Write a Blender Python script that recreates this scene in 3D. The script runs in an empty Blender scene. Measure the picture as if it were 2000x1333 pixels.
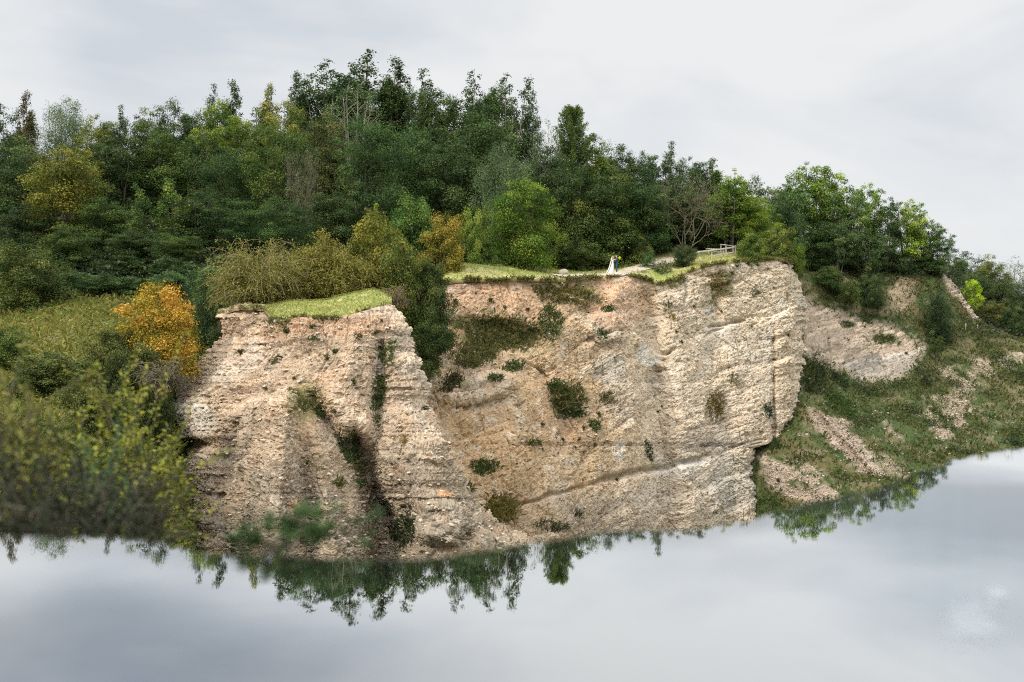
import bpy, bmesh, math, random
import numpy as np
from mathutils import Vector, Matrix

# ------------------------------------------------------------------ camera, sky, sun
scene = bpy.context.scene
COL = scene.collection
F = 35.0 / 36.0 * 2000.0            # focal length in photo pixels
ROLL, PITCH = 0.032, -5.5 / F
cr, sr = math.cos(ROLL), math.sin(ROLL)
right = np.array([cr, 0.0, sr])
up0 = np.array([-sr, 0.0, cr])
fwd0 = np.array([0.0, 1.0, 0.0])
fwd = fwd0 * math.cos(PITCH) + up0 * math.sin(PITCH)
upv = up0 * math.cos(PITCH) - fwd0 * math.sin(PITCH)

cam_d = bpy.data.cameras.new('camera')
cam = bpy.data.objects.new('camera', cam_d)
COL.objects.link(cam)
cam.matrix_world = Matrix([[right[i], upv[i], -fwd[i], 0.0] for i in range(3)] + [[0, 0, 0, 1]])
cam_d.lens = 35.0
cam_d.sensor_width = 36.0
cam_d.clip_start = 0.05
cam_d.clip_end = 6000.0
cam_d.dof.use_dof = True
cam_d.dof.focus_distance = 88.0
cam_d.dof.aperture_fstop = 1.2
scene.camera = cam

SUN_EL, SUN_AZ = math.radians(40), math.radians(-127)   # azimuth measured from +Y, clockwise
sun_dir = Vector((math.sin(SUN_AZ) * math.cos(SUN_EL), math.cos(SUN_AZ) * math.cos(SUN_EL), math.sin(SUN_EL)))
sl = bpy.data.lights.new('sun', 'SUN')
sl.energy = 3.0
sl.angle = math.radians(10)
sl.color = (1.0, 0.93, 0.82)
so = bpy.data.objects.new('sun', sl)
COL.objects.link(so)
so.rotation_euler = sun_dir.to_track_quat('Z', 'Y').to_euler()
so.location = (0, 0, 80)

scene.view_settings.view_transform = 'Standard'
scene.view_settings.look = 'None'
scene.view_settings.exposure = 0.0
scene.view_settings.gamma = 1.0
scene.cycles.pixel_filter_type = 'BLACKMAN_HARRIS'
scene.cycles.filter_width = 1.1
scene.cycles.use_denoising = False
scene.cycles.max_bounces = 6
scene.cycles.diffuse_bounces = 2
scene.cycles.glossy_bounces = 3
scene.cycles.transmission_bounces = 4
scene.cycles.transparent_max_bounces = 6
scene.cycles.caustics_reflective = False
scene.cycles.caustics_refractive = False


def pix_dir(px, py):
    d = right * ((px - 1000.0) / F) + upv * ((666.5 - py) / F) + fwd
    return d


def W(px, py, D):
    """world position of what the photo shows at (px, py), D metres along the view axis"""
    px, py, D = np.broadcast_arrays(np.asarray(px, float), np.asarray(py, float), np.asarray(D, float))
    u = (px - 1000.0) / F * D
    v = (666.5 - py) / F * D
    return u[..., None] * right + v[..., None] * upv + D[..., None] * fwd


def project(P):
    P = np.asarray(P, float)
    d = P @ fwd
    return 1000.0 + F * (P @ right) / d, 666.5 - F * (P @ upv) / d, d


world = bpy.data.worlds.new('World')
scene.world = world
world.use_nodes = True
wt = world.node_tree
wt.nodes.clear()


class NG:
    """small helper to build node graphs"""
    def __init__(self, tree):
        self.t = tree

    def n(self, typ, **kw):
        nd = self.t.nodes.new(typ)
        ins = kw.pop('ins', {})
        for k, v in kw.items():
            setattr(nd, k, v)
        for k, v in ins.items():
            if isinstance(v, bpy.types.NodeSocket):
                self.t.links.new(v, nd.inputs[k])
            else:
                nd.inputs[k].default_value = v
        return nd

    def math(self, op, a, b=0.0, c=0.0, clamp=False):
        nd = self.n('ShaderNodeMath', operation=op, use_clamp=clamp)
        for i, v in enumerate((a, b, c)):
            if isinstance(v, bpy.types.NodeSocket):
                self.t.links.new(v, nd.inputs[i])
            else:
                nd.inputs[i].default_value = v
        return nd.outputs[0]

    def rng(self, v, a, b, c, d, smooth=True):
        nd = self.n('ShaderNodeMapRange', interpolation_type='SMOOTHSTEP' if smooth else 'LINEAR')
        self.t.links.new(v, nd.inputs['Value'])
        for k, x in zip(('From Min', 'From Max', 'To Min', 'To Max'), (a, b, c, d)):
            nd.inputs[k].default_value = x
        return nd.outputs['Result']

    def mix(self, fac, a, b, blend='MIX'):
        nd = self.n('ShaderNodeMix', data_type='RGBA', blend_type=blend)
        for i, v in ((0, fac), (6, a), (7, b)):
            if isinstance(v, bpy.types.NodeSocket):
                self.t.links.new(v, nd.inputs[i])
            else:
                nd.inputs[i].default_value = v
        return nd.outputs[2]


g = NG(wt)
tc = g.n('ShaderNodeTexCoord')
dirv = tc.outputs['Generated']
sky = g.n('ShaderNodeTexSky', sky_type='NISHITA', sun_disc=False, sun_elevation=SUN_EL, sun_rotation=SUN_AZ,
          air_density=1.0, dust_density=2.0, ozone_density=1.0)
sep = g.n('ShaderNodeSeparateXYZ', ins={0: dirv})
mp = g.n('ShaderNodeMapping', ins={'Vector': dirv, 'Scale': (1.0, 1.0, 2.4), 'Rotation': (0.0, 0.35, 0.0)})
n1 = g.n('ShaderNodeTexNoise', ins={'Vector': mp.outputs[0], 'Scale': 3.2, 'Detail': 6.0, 'Roughness': 0.5, 'Distortion': 0.5})
n2 = g.n('ShaderNodeTexNoise', ins={'Vector': mp.outputs[0], 'Scale': 9.0, 'Detail': 6.0, 'Roughness': 0.55, 'Distortion': 0.3})


def blob(px, py, r0, r1):
    d = pix_dir(px, py)
    d = d / np.linalg.norm(d)
    nd = g.n('ShaderNodeVectorMath', operation='DISTANCE', ins={0: dirv, 1: tuple(d)})
    return g.rng(nd.outputs['Value'], r0, r1, 1.0, 0.0)


def vsum(*xs):
    a = xs[0]
    for b in xs[1:]:
        a = g.math('ADD', a, b)
    return a


cl = vsum(
    g.rng(n1.outputs['Fac'], 0.3, 0.7, 0.0, 0.60),
    g.math('MULTIPLY', n2.outputs['Fac'], 0.60),
    g.math('MULTIPLY', blob(240, 60, 0.03, 0.30), -0.46),
    g.math('MULTIPLY', blob(760, 20, 0.03, 0.28), -0.12),
    g.math('MULTIPLY', blob(10, 150, 0.01, 0.09), 0.42),
    g.math('MULTIPLY', blob(1350, 200, 0.08, 0.42), 0.16),
    g.math('MULTIPLY', blob(2000, 300, 0.04, 0.26), -0.30),
    g.math('MULTIPLY', blob(1980, 20, 0.02, 0.12), 0.15),
)
ramp = g.n('ShaderNodeValToRGB', ins={0: cl})
cr_ = ramp.color_ramp
cr_.elements[0].position = 0.02
cr_.elements[0].color = (6.5, 6.95, 7.5, 1)
cr_.elements[1].position = 0.85
cr_.elements[1].color = (8.85, 8.9, 8.92, 1)
e = cr_.elements.new(0.42)
e.color = (7.9, 8.12, 8.35, 1)
cloudc = g.mix(0.06, ramp.outputs['Color'], sky.outputs['Color'])
# an overcast sky is brightest overhead and round the veiled sun behind the viewer
zen = g.rng(sep.outputs['Z'], 0.40, 0.85, 1.0, 3.0)
back = g.rng(sep.outputs['Y'], 0.2, -0.8, 1.0, 1.35)
gain = g.math('MULTIPLY', zen, back)
cloudc2 = g.n('ShaderNodeVectorMath', operation='SCALE', ins={0: cloudc})
wt.links.new(gain, cloudc2.inputs['Scale'])
bg = g.n('ShaderNodeBackground', ins={'Color': cloudc2.outputs[0], 'Strength': 0.1})
wo = g.n('ShaderNodeOutputWorld', ins={0: bg.outputs[0]})

# ------------------------------------------------------------------ numeric helpers


def h3(ix, iy, iz, seed=0):
    x = (ix.astype(np.int64) * 374761393 + iy.astype(np.int64) * 668265263 + iz.astype(np.int64) * 2147483647 + seed * 974711) & 0xFFFFFFFF
    x = ((x ^ (x >> 13)) * 1274126177) & 0xFFFFFFFF
    x = ((x ^ (x >> 16)) * 2246822519) & 0xFFFFFFFF
    x = x ^ (x >> 15)
    return (x & 0xFFFFFF) / float(0x1000000)


def vnoise(x, y, z, seed=0):
    ix, iy, iz = np.floor(x), np.floor(y), np.floor(z)
    fx, fy, fz = x - ix, y - iy, z - iz
    fx, fy, fz = (f * f * (3 - 2 * f) for f in (fx, fy, fz))
    ix, iy, iz = ix.astype(np.int64), iy.astype(np.int64), iz.astype(np.int64)
    r = 0
    for dx in (0, 1):
        for dy in (0, 1):
            for dz in (0, 1):
                w = (fx if dx else 1 - fx) * (fy if dy else 1 - fy) * (fz if dz else 1 - fz)
                r = r + w * h3(ix + dx, iy + dy, iz + dz, seed)
    return r


def fbm(P, scale, octv=4, seed=0, rough=0.5, st=(1, 1, 1)):
    """0..1 noise, feature size = scale metres"""
    a, tot, r = 1.0, 0.0, 0.0
    s = 1.0 / scale
    for o in range(octv):
        r = r + a * vnoise(P[..., 0] * s / st[0] + 17.3 * o, P[..., 1] * s / st[1] - 9.1 * o, P[..., 2] * s / st[2] + 5.7 * o, seed + o)
        tot += a
        a *= rough
        s *= 2.03
    return r / tot


def sstep(x, a, b):
    t = np.clip((x - a) / (b - a), 0, 1)
    return t * t * (3 - 2 * t)


def pchip(x, y, xi):
    """monotone cubic through (x, y[n,...])"""
    x = np.asarray(x, float)
    y = np.asarray(y, float)
    h = np.diff(x)
    sh = (slice(None),) + (None,) * (y.ndim - 1)
    dl = np.diff(y, axis=0) / h[sh]
    m = np.zeros_like(y)
    if len(x) > 2:
        a, b = dl[:-1], dl[1:]
        with np.errstate(divide='ignore', invalid='ignore'):
            hm = 2 * a * b / (a + b)
        m[1:-1] = np.where(a * b > 0, hm, 0.0)
    m[0], m[-1] = dl[0], dl[-1]
    k = np.clip(np.searchsorted(x, xi) - 1, 0, len(x) - 2)
    t = ((xi - x[k]) / h[k])
    t = np.clip(t, -0.5, 1.5)[sh]
    hh = h[k][sh]
    return ((1 + 2 * t) * (1 - t) ** 2 * y[k] + t * (1 - t) ** 2 * hh * m[k] + t * t * (3 - 2 * t) * y[k + 1] + t * t * (t - 1) * hh * m[k + 1])


def lin(pairs, x):
    xs, ys = zip(*pairs)
    return np.interp(x, xs, ys)


def mesh_np(name, verts, quads=None, tris=None, smooth=False, mat=None, pattr=None, pcol=None):
    me = bpy.data.meshes.new(name)
    verts = np.ascontiguousarray(verts, np.float32).reshape(-1, 3)
    nq = 0 if quads is None else len(quads)
    nt = 0 if tris is None else len(tris)
    me.vertices.add(len(verts))
    me.vertices.foreach_set('co', verts.ravel())
    idx = []
    if nq:
        idx.append(np.asarray(quads, np.int32).ravel())
    if nt:
        idx.append(np.asarray(tris, np.int32).ravel())
    idx = np.concatenate(idx)
    me.loops.add(len(idx))
    me.loops.foreach_set('vertex_index', idx)
    me.polygons.add(nq + nt)
    st = np.concatenate([np.arange(nq) * 4, nq * 4 + np.arange(nt) * 3]).astype(np.int32)
    me.polygons.foreach_set('loop_start', st)
    me.polygons.foreach_set('use_smooth', np.full(nq + nt, smooth, bool))
    if pattr:
        for k, a in pattr.items():
            at = me.attributes.new(k, 'FLOAT', 'POINT')
            at.data.foreach_set('value', np.ascontiguousarray(a, np.float32).ravel())
    if pcol is not None:
        at = me.attributes.new('col', 'FLOAT_COLOR', 'POINT')
        c4 = np.ones((len(verts), 4), np.float32)
        c4[:, :3] = pcol.reshape(-1, 3)
        at.data.foreach_set('color', c4.ravel())
    me.update(calc_edges=True)
    me.validate()
    if mat:
        me.materials.append(mat)
    return me


def grid_quads(nv, nu, off=0):
    i = np.arange(nv - 1)[:, None] * nu + np.arange(nu - 1)[None, :]
    return (np.stack([i, i + 1, i + nu + 1, i + nu], -1).reshape(-1, 4) + off)


def link(name, me, parent=None):
    o = bpy.data.objects.new(name, me)
    COL.objects.link(o)
    if parent:
        o.parent = parent
    return o


def tag(o, label=None, cat=None, group=None, kind=None):
    if label:
        o['label'] = label
    if cat:
        o['category'] = cat
    if group:
        o['group'] = group
    if kind:
        o['kind'] = kind
    return o


def grid_normals(P):
    du = np.gradient(P, axis=1)
    dv = np.gradient(P, axis=0)
    n = np.cross(du, dv)
    n /= np.linalg.norm(n, axis=-1, keepdims=True) + 1e-9
    return n


def toward_cam(P, n):
    s = np.sign(np.sum(-P * n, -1, keepdims=True))
    return n * np.where(s == 0, 1, s)


# ------------------------------------------------------------------ materials


def new_mat(name):
    m = bpy.data.materials.new(name)
    m.use_nodes = True
    m.node_tree.nodes.clear()
    return m, NG(m.node_tree)


def mat_vcol(name, nscale=3.0, amp=0.35, bump=0.25, bscale=9.0, rough=0.92):
    """mineral or soil surface: patch colours from the mesh, grain from noise"""
    m, q = new_mat(name)
    at = q.n('ShaderNodeAttribute', attribute_name='col')
    t = q.n('ShaderNodeTexCoord')
    a = q.n('ShaderNodeTexNoise', ins={'Vector': t.outputs['Object'], 'Scale': nscale, 'Detail': 8.0, 'Roughness': 0.7})
    v = q.rng(a.outputs['Fac'], 0.25, 0.75, 1.0 - amp, 1.0 + amp, False)
    c = q.n('ShaderNodeVectorMath', operation='SCALE', ins={0: at.outputs['Color'], 'Scale': v})
    b = q.n('ShaderNodeTexNoise', ins={'Vector': t.outputs['Object'], 'Scale': bscale, 'Detail': 6.0, 'Roughness': 0.65})
    bp = q.n('ShaderNodeBump', ins={'Height': b.outputs['Fac'], 'Strength': bump, 'Distance': 0.12})
    p = q.n('ShaderNodeBsdfPrincipled', ins={'Base Color': c.outputs[0], 'Roughness': rough, 'Specular IOR Level': 0.2, 'Normal': bp.outputs[0]})
    q.n('ShaderNodeOutputMaterial', ins={0: p.outputs[0]})
    return m


def mat_leaf(name, trans=0.24, hue=0.035, val=1.0):
    """leaves: the object's own colour, varied leaf by leaf"""
    m, q = new_mat(name)
    oi = q.n('ShaderNodeObjectInfo')
    at = q.n('ShaderNodeAttribute', attribute_name='var')
    hv = q.rng(at.outputs['Fac'], 0, 1, 0.5 + hue, 0.5 - hue, False)
    vv = q.rng(at.outputs['Fac'], 0, 1, 1.0 - val * 0.55, 1.0 + val * 0.75, False)
    hs = q.n('ShaderNodeHueSaturation', ins={'Hue': hv, 'Value': vv, 'Color': oi.outputs['Color']})
    p = q.n('ShaderNodeBsdfPrincipled', ins={'Base Color': hs.outputs[0], 'Roughness': 0.55, 'Specular IOR Level': 0.14})
    hs2 = q.n('ShaderNodeHueSaturation', ins={'Hue': 0.485, 'Saturation': 1.1, 'Value': 1.25, 'Color': hs.outputs[0]})
    tr = q.n('ShaderNodeBsdfTranslucent', ins={'Color': hs2.outputs[0]})
    mx = q.n('ShaderNodeMixShader', ins={0: trans, 1: p.outputs[0], 2: tr.outputs[0]})
    q.n('ShaderNodeOutputMaterial', ins={0: mx.outputs[0]})
    return m


def mat_plain(name, col, rough=0.8, amp=0.25, nscale=6.0, bump=0.15, spec=0.3):
    m, q = new_mat(name)
    t = q.n('ShaderNodeTexCoord')
    a = q.n('ShaderNodeTexNoise', ins={'Vector': t.outputs['Object'], 'Scale': nscale, 'Detail': 6.0, 'Roughness': 0.65})
    v = q.rng(a.outputs['Fac'], 0.25, 0.75, 1.0 - amp, 1.0 + amp, False)
    c = q.n('ShaderNodeVectorMath', operation='SCALE', ins={0: tuple(col), 'Scale': v})
    bp = q.n('ShaderNodeBump', ins={'Height': a.outputs['Fac'], 'Strength': bump, 'Distance': 0.02})
    p = q.n('ShaderNodeBsdfPrincipled', ins={'Base Color': c.outputs[0], 'Roughness': rough, 'Specular IOR Level': spec, 'Normal': bp.outputs[0]})
    q.n('ShaderNodeOutputMaterial', ins={0: p.outputs[0]})
    return m


M_ROCK = mat_vcol('limestone', 5.0, 0.32, 0.7, 8.0)
M_SOIL = mat_vcol('turf_and_soil', 3.0, 0.35, 0.5, 6.0)
M_LEAF = mat_leaf('leaf')
M_BLADE = mat_leaf('grass_blade', 0.25, 0.04, 0.7)
M_BARK = mat_plain('bark', (0.10, 0.085, 0.065), 0.9, 0.4, 5.0)
M_PALEBARK = mat_plain('pale_bark', (0.30, 0.26, 0.19), 0.9, 0.35, 5.0)
M_TWIG = mat_plain('lichen_twig', (0.25, 0.20, 0.10), 0.9, 0.35, 3.0)
M_BROWN = mat_plain('brown_twig', (0.145, 0.118, 0.082), 0.9, 0.3, 3.0)

# ------------------------------------------------------------------ large structure: the land


def ell(px, py, cx, cy, rx, ry, ang=0.0, soft=0.35):
    """soft elliptical mask in photo coordinates, used to say where turf, soil or bare stone lies on a surface"""
    a = math.radians(ang)
    dx, dy = px - cx, py - cy
    x = (dx * math.cos(a) + dy * math.sin(a)) / rx
    y = (-dx * math.sin(a) + dy * math.cos(a)) / ry
    r = np.sqrt(x * x + y * y)
    return sstep(-r, -1 - soft, -1 + soft)


def strata(P, a, dip, scales, amps, seed, warp=0.8, asps=(3.0,)):
    """broken bedded stone: layers of blocks standing out or lying back"""
    s = P[..., 2] * math.cos(dip) - a * math.sin(dip)
    al = a * math.cos(dip) + P[..., 2] * math.sin(dip)
    d = np.zeros(s.shape)
    tone = np.zeros(s.shape)
    for k, (T, A) in enumerate(zip(scales, amps)):
        w = (fbm(P, 5.0 * T, 3, seed + 31 * k) - 0.5) * 2.4 * T * warp
        L = (s + w) / T
        i = np.floor(L).astype(np.int64)
        fr = L - i
        asp = asps[min(k, len(asps) - 1)]
        r0 = h3(i, i * 0 + k, i * 0, seed)
        aw = (fbm(P, 2.0 * T, 2, seed + 77 + k) - 0.5) * 1.5
        X = al / (T * asp * (0.6 + 0.9 * r0)) + r0 * 37.0 + aw
        j = np.floor(X).astype(np.int64)
        fx = X - j
        b = h3(i, j, i * 0 + k, seed + 5)
        edge = np.minimum(np.minimum(fr, 1 - fr) * 5.0, np.minimum(fx, 1 - fx) * 9.0)
        prof = np.clip(edge, 0, 1) ** 0.6
        gate = 1.0 if T > 0.5 else 0.35 + 0.65 * sstep(fbm(P, 9 * T, 3, seed + 210 + k), 0.38, 0.60)
        d += gate * A * T * ((0.25 + 0.75 * b) * prof - 0.4 + 0.30 * (fr - 0.5))
        tone += (b - 0.5) * (0.5 ** k)
    return d, tone


def pits(P, a, dip, T, seed, th=0.66):
    """small hollows under ledges and where blocks dropped out"""
    s = P[..., 2] * math.cos(dip) - a * math.sin(dip)
    al = a * math.cos(dip) + P[..., 2] * math.sin(dip)
    Q = np.stack([al / (2.4 * T), s / T, P[..., 1] * 0.3 / T], -1)
    return sstep(fbm(Q, 1.0, 3, seed), th, th + 0.07)


def cracks(P, a, dip, seed, wide):
    """open joints cutting steeply across the beds"""
    s = P[..., 2] * math.cos(dip) - a * math.sin(dip)
    al = a * math.cos(dip) + P[..., 2] * math.sin(dip)
    r = np.zeros(s.shape)
    for k, (T, sh) in enumerate(((2.6, 0.18), (1.3, -0.25), (4.0, 0.8))):
        X = (al + sh * s) / T + 0.55 * (fbm(P, 1.6 * T, 3, seed + k) - 0.5)
        jx_ = np.floor(X)
        row = np.floor(s / (2.2 * T) + 0.7 * h3(jx_.astype(np.int64), jx_.astype(np.int64) * 0, jx_.astype(np.int64) * 0, seed + 3)).astype(np.int64)
        ji = jx_.astype(np.int64)
        f = (X - jx_ - 0.25 - 0.5 * h3(ji, ji * 0 + k, ji * 0, seed + 5)) * T
        on = h3(ji, row, ji * 0 + k, seed + 6) > 0.62
        r = np.maximum(r, np.exp(-(f / wide) ** 2) * on)
    return r


class Layer:
    def __init__(self, P, coarse=3):
        self.P = P
        self.N = toward_cam(P, grid_normals(P))
        self.px, self.py, self.D = project(P)
        self.c = coarse
        self.Pc = P[::coarse, ::coarse]
        self.pxc, self.pyc = self.px[::coarse, ::coarse], self.py[::coarse, ::coarse]
        self.Nc = self.N[::coarse, ::coarse]

    def at(self, px, py):
        k = np.argmin((self.pxc - px) ** 2 + (self.pyc - py) ** 2)
        return self.Pc.reshape(-1, 3)[k], self.Nc.reshape(-1, 3)[k]

    def ground(self, x, y):
        k = np.argmin((self.Pc[..., 0] - x) ** 2 + (self.Pc[..., 1] - y) ** 2)
        return self.Pc.reshape(-1, 3)[k][2], ((self.Pc.reshape(-1, 3)[k][:2] - (x, y)) ** 2).sum() ** 0.5


def loft(cols, nu, per):
    """cols: [(px, [(D, py), ...]), ...] -> grid of world points"""
    xs = np.array([c[0] for c in cols], float)
    ct = np.array([c[1] for c in cols], float)           # ncol, nrow, 2
    nr = ct.shape[1]
    v = np.linspace(0, nr - 1, (nr - 1) * per + 1)
    rows = pchip(np.arange(nr), np.swapaxes(ct, 0, 1), v)   # nv, ncol, 2
    u = np.linspace(xs[0], xs[-1], nu)
    g_ = pchip(xs, np.swapaxes(rows, 0, 1), u)              # nu, nv, 2
    g_ = np.swapaxes(g_, 0, 1)
    PX = np.broadcast_to(u[None, :], g_.shape[:2])
    return PX, g_[..., 1], g_[..., 0]


C_ROCK = np.array([0.475, 0.365, 0.255])
C_GREY = np.array([0.43, 0.375, 0.31])
C_PALE = np.array([0.62, 0.57, 0.49])
C_SOIL = np.array([0.52, 0.33, 0.205])
C_OCHRE = np.array([0.44, 0.31, 0.165])
C_TURF = np.array([0.24, 0.275, 0.075])
C_DRYTURF = np.array([0.36, 0.33, 0.13])
C_GREEN = np.array([0.075, 0.105, 0.028])
C_DARK = np.array([0.035, 0.035, 0.018])


def blend(c, m, col):
    return c * (1 - m[..., None]) + np.asarray(col) * m[..., None]


# --- the bastion of rock in front (left) -------------------------------------------------
XL = [(560, 452), (600, 434), (618, 428), (660, 424), (690, 402), (740, 368), (770, 350), (800, 346), (838, 352), (858, 372), (880, 372), (920, 352), (1000, 318), (1060, 298), (1140, 275)]
XR = [(560, 752), (592, 757), (612, 778), (640, 801), (655, 796), (700, 818), (740, 830), (790, 838), (840, 858), (900, 886), (940, 905), (985, 938), (1020, 978), (1050, 1030), (1140, 1150)]
RIM_P = [(420, 616), (440, 610), (470, 602), (515, 603), (535, 622), (580, 617), (650, 621), (700, 611), (730, 602), (755, 594), (780, 592)]
nu, nv, nwrap = 640, 470, 14
t = np.linspace(0, 1, nv)[:, None]
s = np.linspace(0, 1, nu)[None, :]
pyb = 1140.0
px = np.zeros((nv, nu))
py = np.zeros((nv, nu)) + pyb
for _ in range(6):
    xl = lin(XL, py) + 16 * (vnoise(py / 14.0, 0 * py, 0 * py, 5) - 0.5) + 9 * (vnoise(py / 5.0, 0 * py, 0 * py, 6) - 0.5)
    xr_ = lin(XR, py) + 16 * (vnoise(py / 14.0, 0 * py + 9.5, 0 * py, 5) - 0.5) + 9 * (vnoise(py / 5.0, 0 * py + 9.5, 0 * py, 6) - 0.5)
    px = xl + (xr_ - xl) * s
    rim = lin(RIM_P, px)
    py = pyb + (rim - pyb) * t
D = 62.0 - 10.5 * (1 - t) ** 0.9 + 0 * s
D = D + 5.5 * np.abs(2 * s - 1) ** 3.2
# spurs and gullies of the face


def spur(px, py, x0, y0, x1, y1, w0, w1, h, wr=1.0, top=40):
    tt = np.clip((py - y0) / (y1 - y0), 0, 1)
    cx = x0 + (x1 - x0) * tt
    w = w0 + (w1 - w0) * tt
    w = np.where(px > cx, w * wr, w)
    return h * np.exp(-((px - cx) / w) ** 2) * sstep(py - 0.35 * np.abs(px - x0), y0 - 14, y0 + top)


D = D - spur(px, py, 560, 765, 535, 1080, 66, 120, 4.8, 0.36, 14)
D = D - spur(px, py, 600, 800, 650, 1080, 22, 44, 1.6, 0.6)
D = D + spur(px, py, 612, 765, 745, 1020, 18, 36, 2.1)
D = D - spur(px, py, 860, 830, 900, 1060, 40, 70, 2.2, 0.8)
D = D + spur(px, py, 690, 830, 770, 1040, 18, 34, 2.4)
D = D + spur(px, py, 742, 650, 735, 1000, 12, 20, 1.3)
D = D - spur(px, py, 690, 640, 650, 800, 40, 40, 0.9)
D = D + spur(px, py, 480, 790, 430, 1080, 20, 34, 1.2)
D = D - spur(px, py, 800, 680, 820, 900, 22, 40, 1.0)
D = D - spur(px, py, 420, 660, 400, 860, 60, 40, 0.9)
D = D + 1.6 * ell(px, py, 372, 872, 46, 16, 0)
D = D - 1.5 * ell(px, py, 860, 1020, 60, 38, 0)
P0 = W(px, py, D)
N0 = toward_cam(P0, grid_normals(P0))
aa = P0[..., 0] + 5.0 * (fbm(P0, 6.0, 3, 13) - 0.5)
low = (fbm(P0, 3.0, 4, 11) - 0.5)
blocky = np.clip(sstep(fbm(P0, 2.2, 3, 21), 0.36, 0.62) * 0.75 + 0.25 + 0.5 * ell(px, py, 470, 640, 60, 50) + 0.7 * ell(px, py, 880, 930, 80, 110), 0, 1.3)
d1, tone = strata(P0 + np.stack([0 * px, 0 * px, 2.2 * (fbm(P0, 5.0, 3, 12) - 0.5)], -1), aa, 0.30, (0.75, 0.30, 0.15, 0.09), (0.16, 0.26, 0.72, 0.9), 3, 1.8, (2.4, 2.2, 1.9, 1.6))
fade = sstep(1 - t, 0.0, 0.02)
disp = (low * 0.9 + d1 * blocky + (fbm(P0, 0.16, 3, 9, 0.7) - 0.5) * 0.26 - 0.28 * pits(P0, aa, 0.13, 0.30, 61, 0.67) * np.clip(blocky, 0.2, 1) - 0.13 * cracks(P0, aa, 0.13, 631, 0.05) - 0.13 * pits(P0, aa, 0.13, 0.14, 62, 0.64)) * fade
P1 = P0 + N0 * disp[..., None]
col = np.broadcast_to(C_ROCK, P0.shape).copy()
m1 = fbm(P0, 4.0, 3, 41)
col = blend(col, sstep(m1, 0.45, 0.7) * 0.7, C_GREY)
col = blend(col, sstep(fbm(P0, 2.5, 3, 43), 0.58, 0.75) * 0.35, C_PALE)
col = blend(col, ell(px, py, 380, 820, 40, 34) * 0.8, C_PALE)
col = blend(col, np.clip(ell(px, py, 680, 635, 110, 22) + 0.6 * ell(px, py, 560, 640, 60, 25), 0, 1) * 0.6, C_SOIL)
col = blend(col, np.clip(ell(px, py, 600, 860, 22, 75, -10) + ell(px, py, 665, 940, 30, 60, -30), 0, 1) * 0.55, C_OCHRE)
col = blend(col, sstep(py, 770, 1030) * 0.82, np.array([0.245, 0.205, 0.145]))  # lower rock painted darker, carrying the dimming above the mirror edge
col = blend(col, np.clip(ell(px, py, 575, 985, 7, 12) + ell(px, py, 872, 962, 16, 10), 0, 1) * 0.8, (0.55, 0.31, 0.15))
col = blend(col, sstep(fbm(P0, 0.7, 4, 48), 0.53, 0.70) * 0.4, np.array([0.46, 0.30, 0.185]))
col = blend(col, sstep(fbm(P0, 0.5, 4, 49), 0.56, 0.72) * 0.45, np.array([0.58, 0.50, 0.40]))
col = blend(col, sstep(px - xr_, -42, -6) * 0.5 * sstep(-py, -880, -760), np.array([0.54, 0.45, 0.34]))
gm = sstep(fbm(P0, 1.3, 3, 47), 0.5, 0.68)
col = blend(col, ell(px, py, 600, 785, 38, 40, 40) * 0.75, (0.19, 0.17, 0.06))
col = blend(col, ell(px, py, 530, 632, 34, 22) * gm * 0.9, (0.17, 0.14, 0.06))
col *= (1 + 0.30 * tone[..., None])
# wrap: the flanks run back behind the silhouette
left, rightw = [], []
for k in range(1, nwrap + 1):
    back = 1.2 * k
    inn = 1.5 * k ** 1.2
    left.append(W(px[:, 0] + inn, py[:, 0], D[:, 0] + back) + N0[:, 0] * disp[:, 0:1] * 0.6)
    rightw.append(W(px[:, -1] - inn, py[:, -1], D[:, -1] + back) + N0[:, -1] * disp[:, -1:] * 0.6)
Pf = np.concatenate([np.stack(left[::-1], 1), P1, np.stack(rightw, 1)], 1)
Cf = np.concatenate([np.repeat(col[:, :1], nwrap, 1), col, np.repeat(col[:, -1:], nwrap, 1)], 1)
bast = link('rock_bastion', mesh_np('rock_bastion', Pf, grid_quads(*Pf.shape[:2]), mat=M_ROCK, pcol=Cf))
tag(bast, 'steep crumbling limestone bastion with a flat grassy top, standing in front of the main cliff', 'rock bastion')
LP = Layer(P1)

# turf on top of the bastion
nu2, nv2 = 170, 60
s2 = np.linspace(0, 1, nu2)[None, :]
t2 = np.linspace(0, 1, nv2)[:, None]
px2 = 425 + (765 - 425) * s2 + 0 * t2
fr = lin(RIM_P, px2) + 13 * np.clip(vnoise(px2 / 16.0, 0 * px2, 0 * px2, 81) - 0.35, 0, 1) * sstep(px2, 520, 545) + 5 * vnoise(px2 / 5.0, 0 * px2, 0 * px2, 82) * sstep(px2, 515, 540)
bk = lin([(420, 606), (470, 596), (520, 596), (560, 591), (640, 586), (690, 574), (730, 566), (750, 572), (780, 584)], px2)
frD = 62.0 + 5.5 * np.abs(2 * (px2 - 430) / 330 - 1) ** 3.2
py2 = fr + (bk - fr) * t2
D2 = (frD - 0.12) + (71.5 - frD) * t2
Pt = W(px2, py2, D2)
Pt[..., 2] += (fbm(Pt, 1.2, 3, 51) - 0.5) * 0.25 * np.minimum(1, t2 * 4) + 0.03 + (fbm(Pt, 0.4, 3, 58) - 0.5) * 0.5 * sstep(-px2, -540, -500)
Pt[..., 1] += (fbm(Pt, 0.5, 3, 59) - 0.5) * 0.5 * (1 - t2) ** 4
lip = W(px2[0], py2[0] + 3.5 + 5 * (fbm(Pt[0], 0.8, 3, 52) - 0.4), D2[0] - 0.02)
Pt = np.concatenate([lip[None] + 0.0, Pt], 0)
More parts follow.
